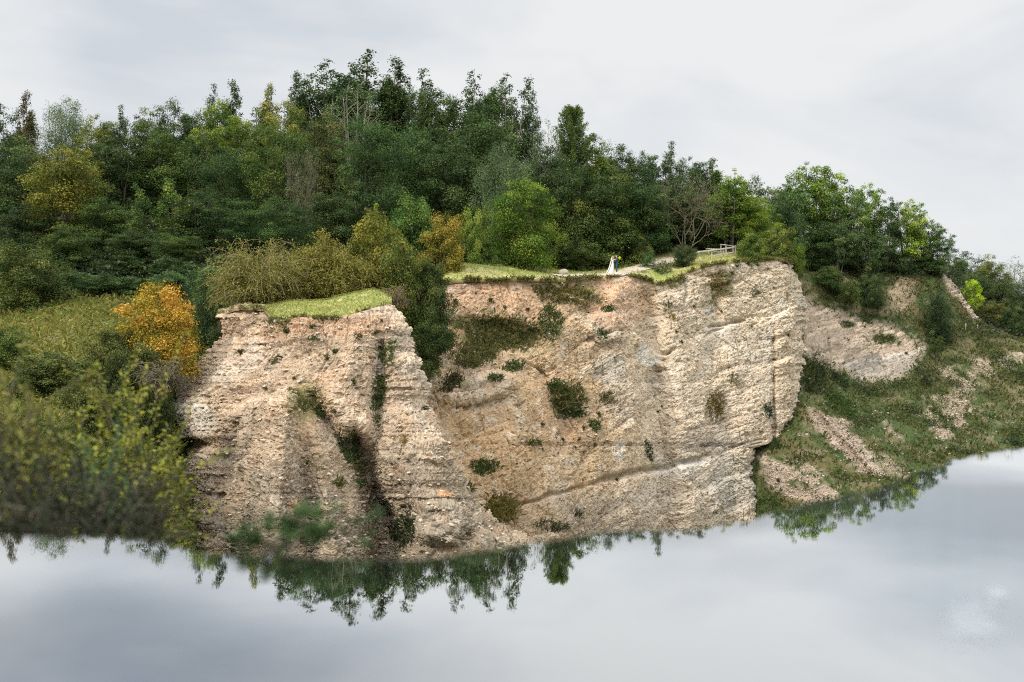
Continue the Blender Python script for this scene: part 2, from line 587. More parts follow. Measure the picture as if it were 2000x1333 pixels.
Pt[0, :, 1] -= 0.12
bkrow = Pt[-1] + np.array([0.0, 3.5, -4.0])
Pt = np.concatenate([Pt, bkrow[None]], 0)
qx, qy, _ = project(Pt)
cap = np.broadcast_to(np.array([0.27, 0.20, 0.135]), Pt.shape).copy() * (0.6 + 0.8 * fbm(Pt, 0.35, 3, 57))[..., None]
tm = sstep(qx + 30 * (fbm(Pt, 1.5, 3, 53) - 0.5), 500, 540)
tm = tm * sstep(fbm(Pt, 0.7, 3, 54) + 0.25 * (qx > 560) + 0.1, 0.35, 0.5)
cap = blend(cap, sstep(fbm(Pt, 0.8, 3, 66), 0.46, 0.6) * sstep(-qx, -560, -500), (0.13, 0.125, 0.045))
cap = blend(cap, tm, C_TURF)
cap = blend(cap, tm * sstep(fbm(Pt, 0.5, 3, 67), 0.60, 0.68) * 0.7, (0.42, 0.36, 0.27))
cap = blend(cap, tm * sstep(fbm(Pt, 1.6, 3, 55), 0.42, 0.65), C_DRYTURF)
cap = blend(cap, tm * sstep(fbm(Pt, 0.9, 3, 68), 0.52, 0.68) * 0.7, (0.15, 0.18, 0.055))
cap[0] = cap[0] * 0 + np.array([0.20, 0.13, 0.07])
turf_top = link('grassy_ledge', mesh_np('grassy_ledge', Pt, grid_quads(*Pt.shape[:2]), smooth=True, mat=M_SOIL, pcol=cap))
tag(turf_top, kind='structure')
LC = Layer(Pt, 1)

# --- the main quarry face ----------------------------------------------------------------
RIM_M = [(700, 562), (800, 556), (860, 552), (950, 549), (1000, 548), (1080, 546), (1150, 542), (1200, 541), (1238, 538), (1262, 545), (1290, 553), (1320, 545), (1338, 531), (1370, 520), (1400, 514), (1450, 508), (1500, 506), (1530, 506), (1560, 520), (1600, 540)]
XRM = [(480, 1528), (506, 1532), (525, 1549), (545, 1558), (575, 1568), (597, 1577), (625, 1573), (660, 1571), (700, 1569), (750, 1570), (800, 1571), (830, 1556), (855, 1546), (864, 1520), (872, 1474), (900, 1478), (950, 1483), (1010, 1492), (1160, 1510)]
TOPD = [(640, 81), (700, 82), (850, 84), (1000, 88), (1150, 94), (1240, 98), (1290, 99), (1340, 101), (1450, 105), (1540, 108), (1620, 112)]
LEAN = [(700, 0.034), (850, 0.033), (1000, 0.031), (1150, 0.026), (1235, 0.020), (1300, 0.016), (1400, 0.014), (1540, 0.014)]
nu, nv = 860, 500
t = np.linspace(0, 1, nv)[:, None]
s = np.linspace(0, 1, nu)[None, :]
pyb = 1160.0
py = np.zeros((nv, nu)) + pyb
for _ in range(14):
    xr_ = lin(XRM, py) + 12 * (vnoise(py / 17.0, 0 * py, 0 * py, 15) - 0.5) + 7 * (vnoise(py / 5.0, 0 * py, 0 * py, 16) - 0.5)
    px = 700 + (xr_ - 700) * s
    py = 0.5 * py + 0.5 * (pyb + (lin(RIM_M, px) - pyb) * t)
D = lin(TOPD, px) - lin(LEAN, px) * (py - lin(RIM_M, px))
D = D + 3.5 * np.clip((s - 0.965) / 0.035, 0, 1) ** 2
# buttresses and recesses
D = D - spur(px, py, 1205, 545, 1235, 1000, 30, 45, 1.8)
D = D + spur(px, py, 1262, 560, 1290, 1000, 22, 30, 1.5)
D = D + spur(px, py, 1385, 535, 1430, 1000, 20, 26, 0.8)
D = D + spur(px, py, 1508, 640, 1512, 900, 4, 5, 0.8)
D = D - spur(px, py, 1320, 560, 1345, 1000, 28, 36, 0.9)
D = D + spur(px, py, 1040, 690, 1130, 900, 12, 20, 0.9)
D = D - spur(px, py, 985, 720, 1080, 1000, 40, 60, 1.0)
D = D + 0.9 * ell(px, py, 960, 655, 100, 30, 8)
D = D - 1.2 * ell(px, py, 940, 760, 70, 22, -10)
D = D - 1.0 * ell(px, py, 1180, 640, 34, 30)
P0 = W(px, py, D)
N0 = toward_cam(P0, grid_normals(P0))
aa = P0[..., 0] * 0.86 + P0[..., 1] * 0.5
low = fbm(P0, 4.0, 4, 111) - 0.5
rights = sstep(px, 1180, 1290)
soilz = np.clip(ell(px, py, 940, 610, 150, 75) + ell(px, py, 1210, 590, 65, 50) + ell(px, py, 1090, 800, 60, 80) * 0.7, 0, 1)
blocky = np.clip((0.25 + 0.75 * sstep(fbm(P0, 3.0, 3, 121), 0.38, 0.62)) * (1 - 0.65 * soilz) + 0.6 * ell(px, py, 1400, 880, 110, 60), 0, 1.3)
d1, tone = strata(P0, aa, 0.26, (1.05, 0.42, 0.2, 0.12), (0.14, 0.22, 0.45, 0.65), 103, 0.9, (3.2, 2.6, 2.0, 1.6))
d2, tone2 = strata(P0, aa, 0.18, (2.6,), (0.17,), 133, 1.0, (2.2,))
fade = sstep(1 - t, 0.0, 0.02)
disp = (low * 0.95 + (d1 + d2) * blocky + (fbm(P0, 0.22, 3, 109, 0.7) - 0.5) * 0.34 - 0.26 * pits(P0, aa, 0.26, 0.40, 161, 0.68) * np.clip(blocky, 0.15, 1) - 0.15 * cracks(P0, aa, 0.26, 641, 0.06) - 0.15 * pits(P0, aa, 0.26, 0.19, 162, 0.66)) * fade
# the long open joints along the bedding
for (x0, y0, x1, y1, w, h) in ((1180, 935, 1390, 893, 6, 0.9), (1010, 985, 1190, 935, 4, 0.5), (1385, 640, 1460, 622, 4, 0.7), (1395, 560, 1450, 548, 3, 0.5), (1375, 655, 1420, 640, 3, 0.5), (1010, 690, 1070, 740, 3, 0.4), (1290, 690, 1320, 682, 4, 0.8)):
    tt = np.clip((px - x0) / (x1 - x0), 0, 1)
    yy = y0 + (y1 - y0) * tt + 10 * (fbm(P0, 1.5, 2, 7) - 0.5)
    disp -= h * np.exp(-((py - yy) / w) ** 2) * sstep(px, x0 - 8, x0 + 12) * sstep(-px, -x1 - 8, -x1 + 12)
P1 = P0 + N0 * disp[..., None]
col = np.broadcast_to(np.array([0.48, 0.35, 0.215]), P0.shape).copy()
col = blend(col, rights * 0.8, np.array([0.60, 0.505, 0.385]))
col = blend(col, sstep(fbm(P0, 5.0, 3, 141), 0.48, 0.68) * 0.55, C_GREY)
col = blend(col, sstep(fbm(P0, 2.4, 4, 143), 0.57, 0.72) * (0.12 + 0.30 * rights), C_PALE)
col = blend(col, soilz * 0.65, C_SOIL)
col = blend(col, np.clip(ell(px, py, 870, 870, 60, 100) + 0.7 * ell(px, py, 1000, 880, 120, 80) + 0.6 * ell(px, py, 1060, 760, 60, 50), 0, 1) * 0.8 * sstep(fbm(P0, 3.0, 3, 144), 0.25, 0.55), np.array([0.42, 0.285, 0.15]))
col = blend(col, sstep(fbm(P0, 0.8, 4, 151), 0.52, 0.70) * 0.45 * (1 - 0.6 * rights), np.array([0.50, 0.33, 0.19]))
col = blend(col, sstep(fbm(P0, 0.6, 4, 152), 0.56, 0.72) * 0.5, np.array([0.60, 0.53, 0.43]))
col = blend(col, np.clip(ell(px, py, 1255, 690, 12, 20) + ell(px, py, 1272, 706, 18, 10) + 0.8 * ell(px, py, 1385, 612, 10, 8) + 0.7 * ell(px, py, 1340, 910, 55, 12, -14) + 0.7 * ell(px, py, 1210, 880, 14, 20) + 0.5 * ell(px, py, 1410, 640, 40, 16, -14), 0, 1) * 0.8, np.array([0.68, 0.64, 0.57]))
col = blend(col, np.clip(ell(px, py, 1435, 950, 55, 60) + ell(px, py, 1190, 720, 35, 30), 0, 1) * 0.6, np.array([0.40, 0.375, 0.32]))
col = blend(col, ell(px, py, 1530, 760, 22, 90) * 0.35, np.array([0.42, 0.33, 0.22]))
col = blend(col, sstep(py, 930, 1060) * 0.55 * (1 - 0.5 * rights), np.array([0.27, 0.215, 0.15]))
rimband = sstep(-(py - lin(RIM_M, px)), -16, -3) * sstep(-px, -1240, -1150)
col = blend(col, rimband * 0.6, np.array([0.27, 0.15, 0.08]))
thin = np.clip(ell(px, py, 965, 655, 95, 45, 5) + ell(px, py, 1110, 575, 60, 30) + ell(px, py, 1075, 640, 28, 40) + ell(px, py, 1110, 785, 40, 45, 40) + ell(px, py, 1405, 560, 35, 35, 45) + 0.8 * ell(px, py, 880, 745, 40, 26) + ell(px, py, 1310, 550, 36, 14), 0, 1)
col = blend(col, thin * sstep(fbm(P0, 0.9, 4, 147), 0.42, 0.58) * 0.85, (0.17, 0.155, 0.055))
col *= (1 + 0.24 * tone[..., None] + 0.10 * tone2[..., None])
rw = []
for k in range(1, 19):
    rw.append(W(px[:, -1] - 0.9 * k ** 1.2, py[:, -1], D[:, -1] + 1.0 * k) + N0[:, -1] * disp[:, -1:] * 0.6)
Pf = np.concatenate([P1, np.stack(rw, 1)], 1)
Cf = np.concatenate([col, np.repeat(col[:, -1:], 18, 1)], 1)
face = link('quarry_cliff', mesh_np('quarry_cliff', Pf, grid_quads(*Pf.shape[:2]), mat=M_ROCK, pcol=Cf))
tag(face, 'long bare limestone quarry cliff with tilted bedding below the path', 'cliff')
LM = Layer(P1)
RIMW = P0[-1]

# --- the plateau and the wooded hill above the face ------------------------------------------
cols = [
    (560, [(78, 590), (84, 572), (92, 545), (100, 510), (112, 455), (130, 380), (152, 318), (190, 312)]),
    (700, [(82, 562), (87, 552), (92, 540), (100, 508), (112, 455), (130, 380), (152, 312), (190, 305)]),
    (850, [(84, 552), (87, 544), (91, 536), (97, 522), (110, 468), (130, 385), (152, 310), (190, 305)]),
    (1000, [(88, 548), (91, 541), (95, 533), (100, 524), (112, 478), (132, 400), (152, 330), (190, 330)]),
    (1150, [(94, 542), (97, 537), (101, 532), (106, 524), (116, 492), (134, 425), (154, 360), (190, 365)]),
    (1238, [(98, 538), (100, 533), (103, 527), (107, 516), (117, 482), (134, 425), (154, 378), (190, 385)]),
    (1290, [(99, 553), (102, 536), (105, 520), (109, 506), (118, 478), (134, 425), (154, 392), (190, 400)]),
    (1340, [(101, 531), (104, 522), (108, 510), (112, 497), (120, 474), (135, 430), (154, 405), (190, 420)]),
    (1450, [(105, 508), (108, 502), (111, 496), (115, 489), (122, 474), (136, 447), (154, 430), (190, 450)]),
    (1530, [(108, 506), (111, 501), (114, 497), (118, 493), (125, 487), (137, 478), (154, 473), (190, 490)]),
    (1546, [(109.5, 514), (112, 508), (115, 504), (119, 501), (126, 496), (138, 488), (154, 482), (190, 497)]),
]
px, py, D = loft(cols, 420, 22)
# the first row is the rim of the face itself
fr_ = lin(RIM_M, px[0])
py = py + (fr_ - py[0])[None] * np.clip(1 - np.linspace(0, 7, py.shape[0])[:, None] / 1.2, 0, 1)
Pp = W(px, py, D)
bump_ = 0.95 * ell(px, py, 925, 533, 62, 13, -4, 0.8) + 0.35 * ell(px, py, 1010, 540, 40, 7, 0, 0.8)
Pp[..., 2] += bump_ + (fbm(Pp, 2.0, 3, 61) - 0.5) * 0.22 * np.clip(np.linspace(0, 7, py.shape[0])[:, None] * 2, 0, 1)
lipr = Pp[0] + np.array([0.0, -0.16, -0.14]) + np.stack([0 * px[0], 0 * px[0], -0.3 * fbm(Pp[0], 0.9, 3, 62)], -1)
lip0 = Pp[0] + np.array([0.0, -0.17, 0.0])
Pp = np.concatenate([lipr[None], lip0[None], Pp], 0)
qx, qy, _ = project(Pp)
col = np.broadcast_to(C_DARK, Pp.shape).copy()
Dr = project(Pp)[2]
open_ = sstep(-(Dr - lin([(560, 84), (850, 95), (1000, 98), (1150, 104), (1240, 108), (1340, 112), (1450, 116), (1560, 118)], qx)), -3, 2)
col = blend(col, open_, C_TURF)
col = blend(col, open_ * sstep(fbm(Pp, 2.2, 3, 63), 0.4, 0.62), C_DRYTURF)
col = blend(col, open_ * sstep(fbm(Pp, 1.3, 3, 69), 0.52, 0.68) * 0.7, (0.15, 0.18, 0.055))
dirt = np.clip(ell(qx, qy, 1190, 538, 70, 8) + 0.7 * ell(qx, qy, 1080, 541, 120, 3.5) + ell(qx, qy, 1300, 512, 60, 10, -20) * 0.0, 0, 1)
col = blend(col, dirt * open_ * 0.8, np.array([0.45, 0.37, 0.29]))
col[0] = np.array([0.22, 0.135, 0.07])
plat = link('plateau', mesh_np('plateau', Pp, grid_quads(*Pp.shape[:2]), smooth=True, mat=M_SOIL, pcol=col))
tag(plat, kind='structure')
LT = Layer(Pp, 2)

# --- the overgrown slope on the left ------------------------------------------------------------
cols = [
    (-420, [(26, 1260), (38, 1000), (50, 850), (62, 720), (76, 600), (88, 545), (104, 490), (130, 405), (155, 345), (190, 345)]),
    (-60, [(26, 1230), (38, 980), (50, 830), (62, 705), (74, 610), (86, 550), (102, 490), (130, 405), (155, 345), (190, 345)]),
    (150, [(26, 1230), (38, 1000), (50, 840), (60, 715), (72, 610), (84, 555), (100, 500), (130, 405), (155, 340), (190, 340)]),
    (290, [(26, 1300), (38, 1100), (48, 960), (58, 800), (70, 650), (82, 566), (98, 505), (130, 400), (155, 332), (190, 332)]),
    (400, [(26, 1480), (38, 1300), (50, 1170), (60, 980), (70, 740), (80, 590), (98, 508), (130, 396), (155, 326), (190, 326)]),
    (520, [(26, 1500), (38, 1340), (52, 1220), (63, 960), (72, 660), (80, 585), (98, 510), (130, 392), (155, 322), (190, 322)]),
    (640, [(26, 1500), (40, 1340), (56, 1220), (66, 900), (74, 640), (80, 585), (98, 512), (130, 385), (155, 318), (190, 315)]),
    (760, [(28, 1500), (44, 1340), (60, 1220), (72, 900), (80, 720), (88, 640), (100, 560), (130, 420), (155, 340), (190, 330)]),
]
px, py, D = loft(cols, 300, 26)
Pl = W(px, py, D)
Pl[..., 2] += (fbm(Pl, 5.0, 4, 71) - 0.5) * 1.2
qx, qy, Dl = project(Pl)
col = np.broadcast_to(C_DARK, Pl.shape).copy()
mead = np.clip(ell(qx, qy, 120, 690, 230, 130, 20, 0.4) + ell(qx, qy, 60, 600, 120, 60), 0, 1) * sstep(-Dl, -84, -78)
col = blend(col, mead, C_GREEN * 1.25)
col = blend(col, mead * sstep(fbm(Pl, 3.0, 3, 73), 0.42, 0.62), np.array([0.17, 0.145, 0.05]))
slope = link('overgrown_slope', mesh_np('overgrown_slope', Pl, grid_quads(*Pl.shape[:2]), smooth=True, mat=M_SOIL, pcol=col))
tag(slope, kind='structure')
LL = Layer(Pl, 2)

# --- the slopes to the right of the corner -------------------------------------------------------
cols = [
    (1430, [(86, 1190), (100, 1030), (102, 940), (104, 885), (107, 840), (111, 770), (116, 640), (122, 560), (128, 522), (138, 500), (160, 490), (200, 500)]),
    (1510, [(85, 1190), (97.5, 1020), (99.5, 935), (101.5, 880), (104.5, 838), (110, 765), (117, 640), (122, 570), (128, 528), (138, 506), (160, 496), (200, 500)]),
    (1570, [(83, 1180), (94, 1015), (97, 940), (100.5, 880), (104, 820), (111, 715), (119, 625), (122, 582), (128, 532), (138, 512), (160, 504), (200, 505)]),
    (1640, [(80, 1170), (89, 1020), (94, 945), (99, 880), (106, 805), (113, 742), (119, 660), (123, 600), (128, 550), (136, 522), (160, 510), (200, 515)]),
    (1710, [(80, 1150), (90, 985), (95, 920), (102, 855), (109, 795), (116, 745), (121, 690), (124, 630), (128, 575), (136, 528), (160, 514), (200, 520)]),
    (1780, [(80, 1140), (92, 965), (98, 900), (105, 840), (112, 785), (119, 735), (123, 690), (126, 640), (130, 580), (136, 530), (160, 516), (200, 528)]),
    (1830, [(80, 1120), (94, 930), (100, 880), (108, 825), (115, 770), (122, 715), (127, 675), (129, 640), (132, 585), (137, 534), (150, 530), (200, 545)]),
    (1865, [(80, 1110), (95, 915), (101, 870), (109, 815), (116, 765), (123, 710), (128, 670), (130, 645), (133, 610), (137, 560), (146, 566), (200, 600)]),
    (1910, [(80, 1100), (97, 905), (103, 865), (111, 810), (118, 755), (125, 705), (129, 672), (131, 655), (134, 640), (138, 622), (146, 630), (200, 640)]),
    (1945, [(80, 1090), (98, 898), (104, 858), (112, 805), (119, 750), (126, 700), (130, 675), (133, 664), (137, 652), (142, 640), (152, 638), (200, 640)]),
    (2010, [(80, 1080), (99, 890), (105, 850), (113, 800), (120, 745), (127, 700), (131, 684), (134, 672), (138, 660), (144, 648), (156, 640), (200, 635)]),
    (2300, [(80, 1060), (95, 870), (104, 820), (113, 760), (120, 700), (127, 660), (131, 640), (134, 630), (138, 620), (144, 600), (156, 580), (200, 570)]),
]
px, py, D = loft(cols, 760, 34)
D = D - 1.6 * np.exp(-((px - (1600 + (py - 800) * 0.9)) / 9) ** 2) * sstep(py, 780, 810) * sstep(-py, -960, -900)
P0 = W(px, py, D)
N0 = toward_cam(P0, grid_normals(P0))
qx, qy = px, py
def poly(px, py, pts, soft):
    """soft inside-mask of a polygon"""
    pts = np.array(pts, float)
    ins = np.zeros(px.shape, bool)
    dmin = np.full(px.shape, 1e9)
    for (x0, y0), (x1, y1) in zip(pts, np.roll(pts, -1, 0)):
        c_ = ((y0 > py) != (y1 > py)) & (px < (x1 - x0) * (py - y0) / (y1 - y0 + 1e-9) + x0)
        ins ^= c_
        tt = np.clip(((px - x0) * (x1 - x0) + (py - y0) * (y1 - y0)) / ((x1 - x0) ** 2 + (y1 - y0) ** 2 + 1e-9), 0, 1)
        dmin = np.minimum(dmin, np.hypot(px - x0 - tt * (x1 - x0), py - y0 - tt * (y1 - y0)))
    return sstep(np.where(ins, dmin, -dmin), -soft, soft)


fineg = fbm(P0, 0.8, 4, 203)
grn = fbm(P0, 3.5, 4, 201)
jx = qx + 26 * (fbm(P0, 2.0, 3, 231) - 0.5)
jy = qy + 26 * (fbm(P0, 2.0, 3, 232) - 0.5)
# streaks that run down the fall line of the slope
su, sv = 0.79 * jx + 0.61 * jy, -0.61 * jx + 0.79 * jy
strk = fbm(np.stack([su / 120.0, sv / 15.0, 0 * su], -1), 1.0, 4, 233)
cliff2 = poly(jx, jy, [(1480, 560), (1590, 592), (1650, 615), (1740, 640), (1805, 672), (1790, 715), (1750, 742), (1700, 750), (1650, 728), (1560, 690), (1480, 680)], 16)
nose = np.clip(poly(jx, jy, [(1838, 532), (1856, 540), (1885, 580), (1925, 622), (1905, 628), (1875, 600), (1848, 562)], 4) + 0.6 * ell(jx, jy, 1765, 572, 26, 36, 30), 0, 1)
scree = np.clip(poly(jx, jy, [(1470, 890), (1560, 900), (1640, 950), (1640, 985), (1560, 985), (1500, 950)], 10)
                + poly(jx, jy, [(1575, 795), (1640, 815), (1700, 880), (1720, 925), (1690, 930), (1620, 870)], 10) * 0.9
                + poly(jx, jy, [(1800, 785), (1880, 760), (1905, 800), (1850, 870), (1815, 860)], 14) * 0.75
                + poly(jx, jy, [(1820, 730), (1930, 690), (1950, 740), (1900, 770)], 12) * 0.6
                + poly(jx, jy, [(1945, 690), (2000, 685), (2000, 715), (1960, 722)], 6) * 0.8
                + poly(jx, jy, [(1690, 890), (1760, 905), (1790, 930), (1720, 935)], 10) * 0.55
                + 0.5 * poly(jx, jy, [(1640, 740), (1700, 790), (1790, 850), (1760, 860), (1680, 800)], 8), 0, 1)
bare = np.clip(cliff2 * sstep(fineg + 0.25 * cliff2, 0.42, 0.56) + nose + scree * sstep(0.6 * strk + 0.4 * fineg + 0.16 * scree, 0.44, 0.66), 0, 1)
upper = ell(qx, qy, 1650, 570, 120, 45, 12)
d1, tone = strata(P0, P0[..., 0], 0.22, (0.6, 0.25), (0.42, 0.50), 203, 0.8, (4.0,))
disp = (fbm(P0, 3.0, 4, 205) - 0.5) * 1.1 + d1 * np.clip(cliff2 + nose, 0.08, 1) + (fbm(P0, 0.35, 3, 207) - 0.5) * 0.3
# runnels down the scree
disp += 0.35 * (fbm(np.stack([P0[..., 0] * 1.0 + P0[..., 2] * 0.8, P0[..., 1] * 0.15, P0[..., 2] * 0.1], -1), 1.6, 2, 209) - 0.5) * scree * 2
P1 = P0 + N0 * disp[..., None]
col = np.broadcast_to(np.array([0.055, 0.078, 0.024]), P0.shape).copy()
col = blend(col, sstep(0.4 * grn + 0.6 * strk, 0.42, 0.58) * 0.9, np.array([0.115, 0.10, 0.042]))
col = blend(col, upper * sstep(fineg, 0.42, 0.6), np.array([0.17, 0.135, 0.07]))
col = blend(col, sstep(fineg, 0.56, 0.66) * 0.5, np.array([0.21, 0.17, 0.115]))
rockc = np.broadcast_to(np.array([0.42, 0.335, 0.25]), P0.shape).copy()
rockc = blend(rockc, ell(jx, jy, 1725, 718, 85, 24, -10, .5) * 0.8, np.array([0.33, 0.295, 0.245]))
rockc = blend(rockc, ell(qx, qy, 1720, 700, 80, 4, -10, .5) * 0.7, np.array([0.48, 0.45, 0.40]))
rockc = blend(rockc, sstep(py, 770, 840) * 0.8, np.array([0.37, 0.295, 0.235]))
rockc = blend(rockc, sstep(px, 1780, 1850) * sstep(py, 660, 700) * 0.7, np.array([0.30, 0.245, 0.175]))
rockc = blend(rockc, ell(qx, qy, 1770, 565, 40, 40) * 0.7, np.array([0.42, 0.29, 0.19]))
rockc *= (1 + 0.5 * tone[..., None])
col = col * (1 - bare[..., None]) + rockc * bare[..., None]
specks = sstep(fbm(P0, 0.45, 3, 211), 0.58, 0.64) * np.clip(cliff2 + scree, 0, 1) * sstep(fbm(P0, 5.0, 2, 212), 0.45, 0.6)
col = blend(col, specks * 0.8, (0.09, 0.085, 0.035))
col = blend(col, np.clip(ell(qx, qy, 1730, 663, 22, 10) + ell(qx, qy, 1655, 635, 14, 6), 0, 1) * 0.8, C_GREEN)
GREENM = (1 - bare) * (D < 137) * (px > 1440)
rs = link('valley_side', mesh_np('valley_side', P1, grid_quads(*P1.shape[:2]), mat=M_ROCK, pcol=col))
tag(rs, kind='structure')
LR = Layer(P1)
SCREEM = scree * bare * (D < 125)

# --- the quarry floor: one sheet out to the horizon ---------------------------------------------
r = np.concatenate([[0], np.geomspace(6, 3000, 46)])
th = np.linspace(0, 2 * math.pi, 97)
gx = r[:, None] * np.sin(th)[None]
gy = r[:, None] * np.cos(th)[None]
gz = np.full_like(gx, -19.5)
G = np.stack([gx, gy, gz], -1)
G[..., 2] += (fbm(G, 14.0, 4, 301) - 0.5) * 2.0
col = blend(np.broadcast_to(C_GREEN, G.shape).copy(), sstep(fbm(G, 9.0, 3, 303), 0.5, 0.7) * 0.7, (0.33, 0.28, 0.22))
gnd = link('quarry_floor', mesh_np('quarry_floor', G, grid_quads(*G.shape[:2]), smooth=True, mat=M_SOIL, pcol=col))
tag(gnd, kind='structure')

# --- added pool at the viewer's feet, standing in for a mirror below the lens --------------------------------------------------------------
WZ = -0.62
RIM_W = [(-500, 1036), (-200, 1042), (0, 1048), (130, 1052), (250, 1055), (320, 1062), (400, 1075), (500, 1084), (600, 1091), (700, 1095), (800, 1093), (880, 1087), (960, 1078), (1030, 1062), (1100, 1054), (1170, 1042), (1260, 1034), (1350, 1024), (1420, 1013), (1490, 1000), (1560, 987), (1640, 971), (1700, 955), (1770, 936), (1830, 910), (1865, 895), (1940, 886), (2010, 872), (2200, 850), (2500, 830)]
rp = []
for u in np.linspace(-500, 2500, 260):
    d = pix_dir(u, lin(RIM_W, u))
    d = d * (WZ / d[2])
    rp.append(d)
rp = np.array(rp)
e0, e1 = rp[0], rp[-1]
tail = np.array([[e1[0] + 3, e1[1] - 2, WZ], [12, 1, WZ], [11, -3, WZ], [6, -6, WZ], [0, -7, WZ], [-5, -6, WZ], [-7, -2, WZ], [e0[0] - 1.5, e0[1] - 1.0, WZ]])
tl = []
pts = np.vstack([e1[None], tail, e0[None]])
for i in range(len(pts) - 1):
    for k in range(10):
        tl.append(pts[i] + (pts[i + 1] - pts[i]) * (k / 10.0))
ring = np.vstack([rp, np.array(tl)[1:]])
ring = np.vstack([ring, ring[:1]])
ring[:, :2] *= (1 + 0.16 * (fbm(ring, 0.45, 4, 401) - 0.5))[:, None]
ring[-1] = ring[0]
rr = np.linalg.norm(ring[:, :2], axis=1)
fr = np.concatenate([np.linspace(0.0, 0.6, 10)[:-1], 1 - np.geomspace(0.4, 0.002, 26), [1.0]])
Wm = ring[None] * fr[:, None, None]
Wm[..., 2] = WZ
shore = (1 - fr[:, None]) * rr[None]
m, q = new_mat('mirror_water')
at = q.n('ShaderNodeAttribute', attribute_name='shore')
gm_ = q.n('ShaderNodeNewGeometry')
dt = q.n('ShaderNodeVectorMath', operation='DOT_PRODUCT', ins={0: gm_.outputs['Incoming'], 1: (0.0, 0.0, 1.0)})
fa = q.rng(dt.outputs['Value'], 0.10, 0.36, 1.0, 0.74, False)
fs = q.rng(at.outputs['Fac'], 0.0, 0.45, 0.78, 1.0)
tcw = q.n('ShaderNodeTexCoord')


def on_water(px, py):
    d = pix_dir(px, py)
    return tuple(d * (WZ / d[2]))


def dim_patch(px, py, r0, r1, amt):
    """soft patch where the reflection is painted dimmer and bluer"""
    nd = q.n('ShaderNodeVectorMath', operation='DISTANCE', ins={0: tcw.outputs['Object'], 1: on_water(px, py)})
    nn = q.n('ShaderNodeTexNoise', ins={'Vector': tcw.outputs['Object'], 'Scale': 1.3, 'Detail': 3.0, 'Roughness': 0.5})
    dd = q.math('ADD', nd.outputs['Value'], q.math('MULTIPLY', q.math('SUBTRACT', nn.outputs['Fac'], 0.5), (r1 - r0) * 1.1))
    return q.rng(dd, r0, r1, 1.0 - amt, 1.0)


fac = q.math('MULTIPLY', fa, fs)
tint = None
for mk_ in (dim_patch(20, 1290, 0.12, 0.8, 0.36), dim_patch(2020, 1000, 0.5, 2.2, 0.38), dim_patch(620, 1330, 0.02, 0.5, 0.2), dim_patch(1960, 1220, 0.05, 0.5, 0.18)):
    fac = q.math('MULTIPLY', fac, mk_)
    tint = mk_ if tint is None else q.math('MULTIPLY', tint, mk_)
nw = q.n('ShaderNodeTexNoise', ins={'Vector': tcw.outputs['Object'], 'Scale': 1.6, 'Detail': 3.0, 'Roughness': 0.5})
bw = q.n('ShaderNodeBump', ins={'Height': nw.outputs['Fac'], 'Strength': 0.010, 'Distance': 0.1})
glc = q.mix(tint, (0.76, 0.86, 1.0, 1), (0.975, 0.99, 0.995, 1))
gl = q.n('ShaderNodeBsdfGlossy', ins={'Color': glc, 'Roughness': 0.0, 'Normal': bw.outputs[0]})
tr = q.n('ShaderNodeBsdfTransparent', ins={'Color': (0.72, 0.80, 0.86, 1)})
mx = q.n('ShaderNodeMixShader', ins={0: fac, 1: tr.outputs[0], 2: gl.outputs[0]})
q.n('ShaderNodeOutputMaterial', ins={0: mx.outputs[0]})
wat = link('added_pool', mesh_np('added_pool', Wm, grid_quads(*Wm.shape[:2]), smooth=True, mat=m, pattr={'shore': shore}))  # added pool surface, shaped to give the mirror's reflection
tag(wat, kind='structure')
# bed and outer bank of the added pool, falling away to the quarry floor
bed = Wm.copy()
bed[..., 2] = WZ - 0.006 - 0.75 * (1 - np.exp(-shore / 1.6)) + (fbm(bed, 0.25, 3, 411) - 0.5) * 0.05 * np.clip(shore * 3, 0, 1)
outs = []
for (o_, dz) in ((0.004, -0.002), (0.02, -0.03), (0.2, -0.28), (1.2, -1.3), (3.0, -2.9), (7, -6.5), (14, -12), (24, -19), (32, -21)):
    k = 1 + o_ / rr
    b_ = ring * k[:, None]
    b_[:, 2] = WZ + dz
    b_[:, 2] += (fbm(b_, 0.6, 3, 413) - 0.7) * 0.35 * min(1, o_ / 1.2)
    outs.append(b_)
bank = np.concatenate([bed, np.stack(outs, 0)], 0)
col = np.broadcast_to(np.array([0.15, 0.125, 0.09]), bank.shape).copy()
sh = np.concatenate([shore, np.zeros((len(outs), shore.shape[1]))], 0)
col = blend(col, sstep(sh, 0.2, 0.9), (0.055, 0.13, 0.27))  # blue and teal put into the bed to tint the dimmed reflection
col = blend(col, sstep(sh, 0.05, 0.4) * sstep(bank[..., 0], 0.9, 1.8), (0.085, 0.22, 0.22))
col = blend(col, sstep(fbm(bank, 0.5, 3, 415), 0.5, 0.7) * 0.4, (0.22, 0.19, 0.13))
pb = link('pool_bank', mesh_np('pool_bank', bank, grid_quads(*bank.shape[:2]), smooth=True, mat=M_ROCK, pcol=col))
tag(pb, kind='structure')
LB = Layer(bank, 1)
GROUNDS = {'T': LT, 'L': LL, 'R': LR, 'C': LC}

# ------------------------------------------------------------------ plants


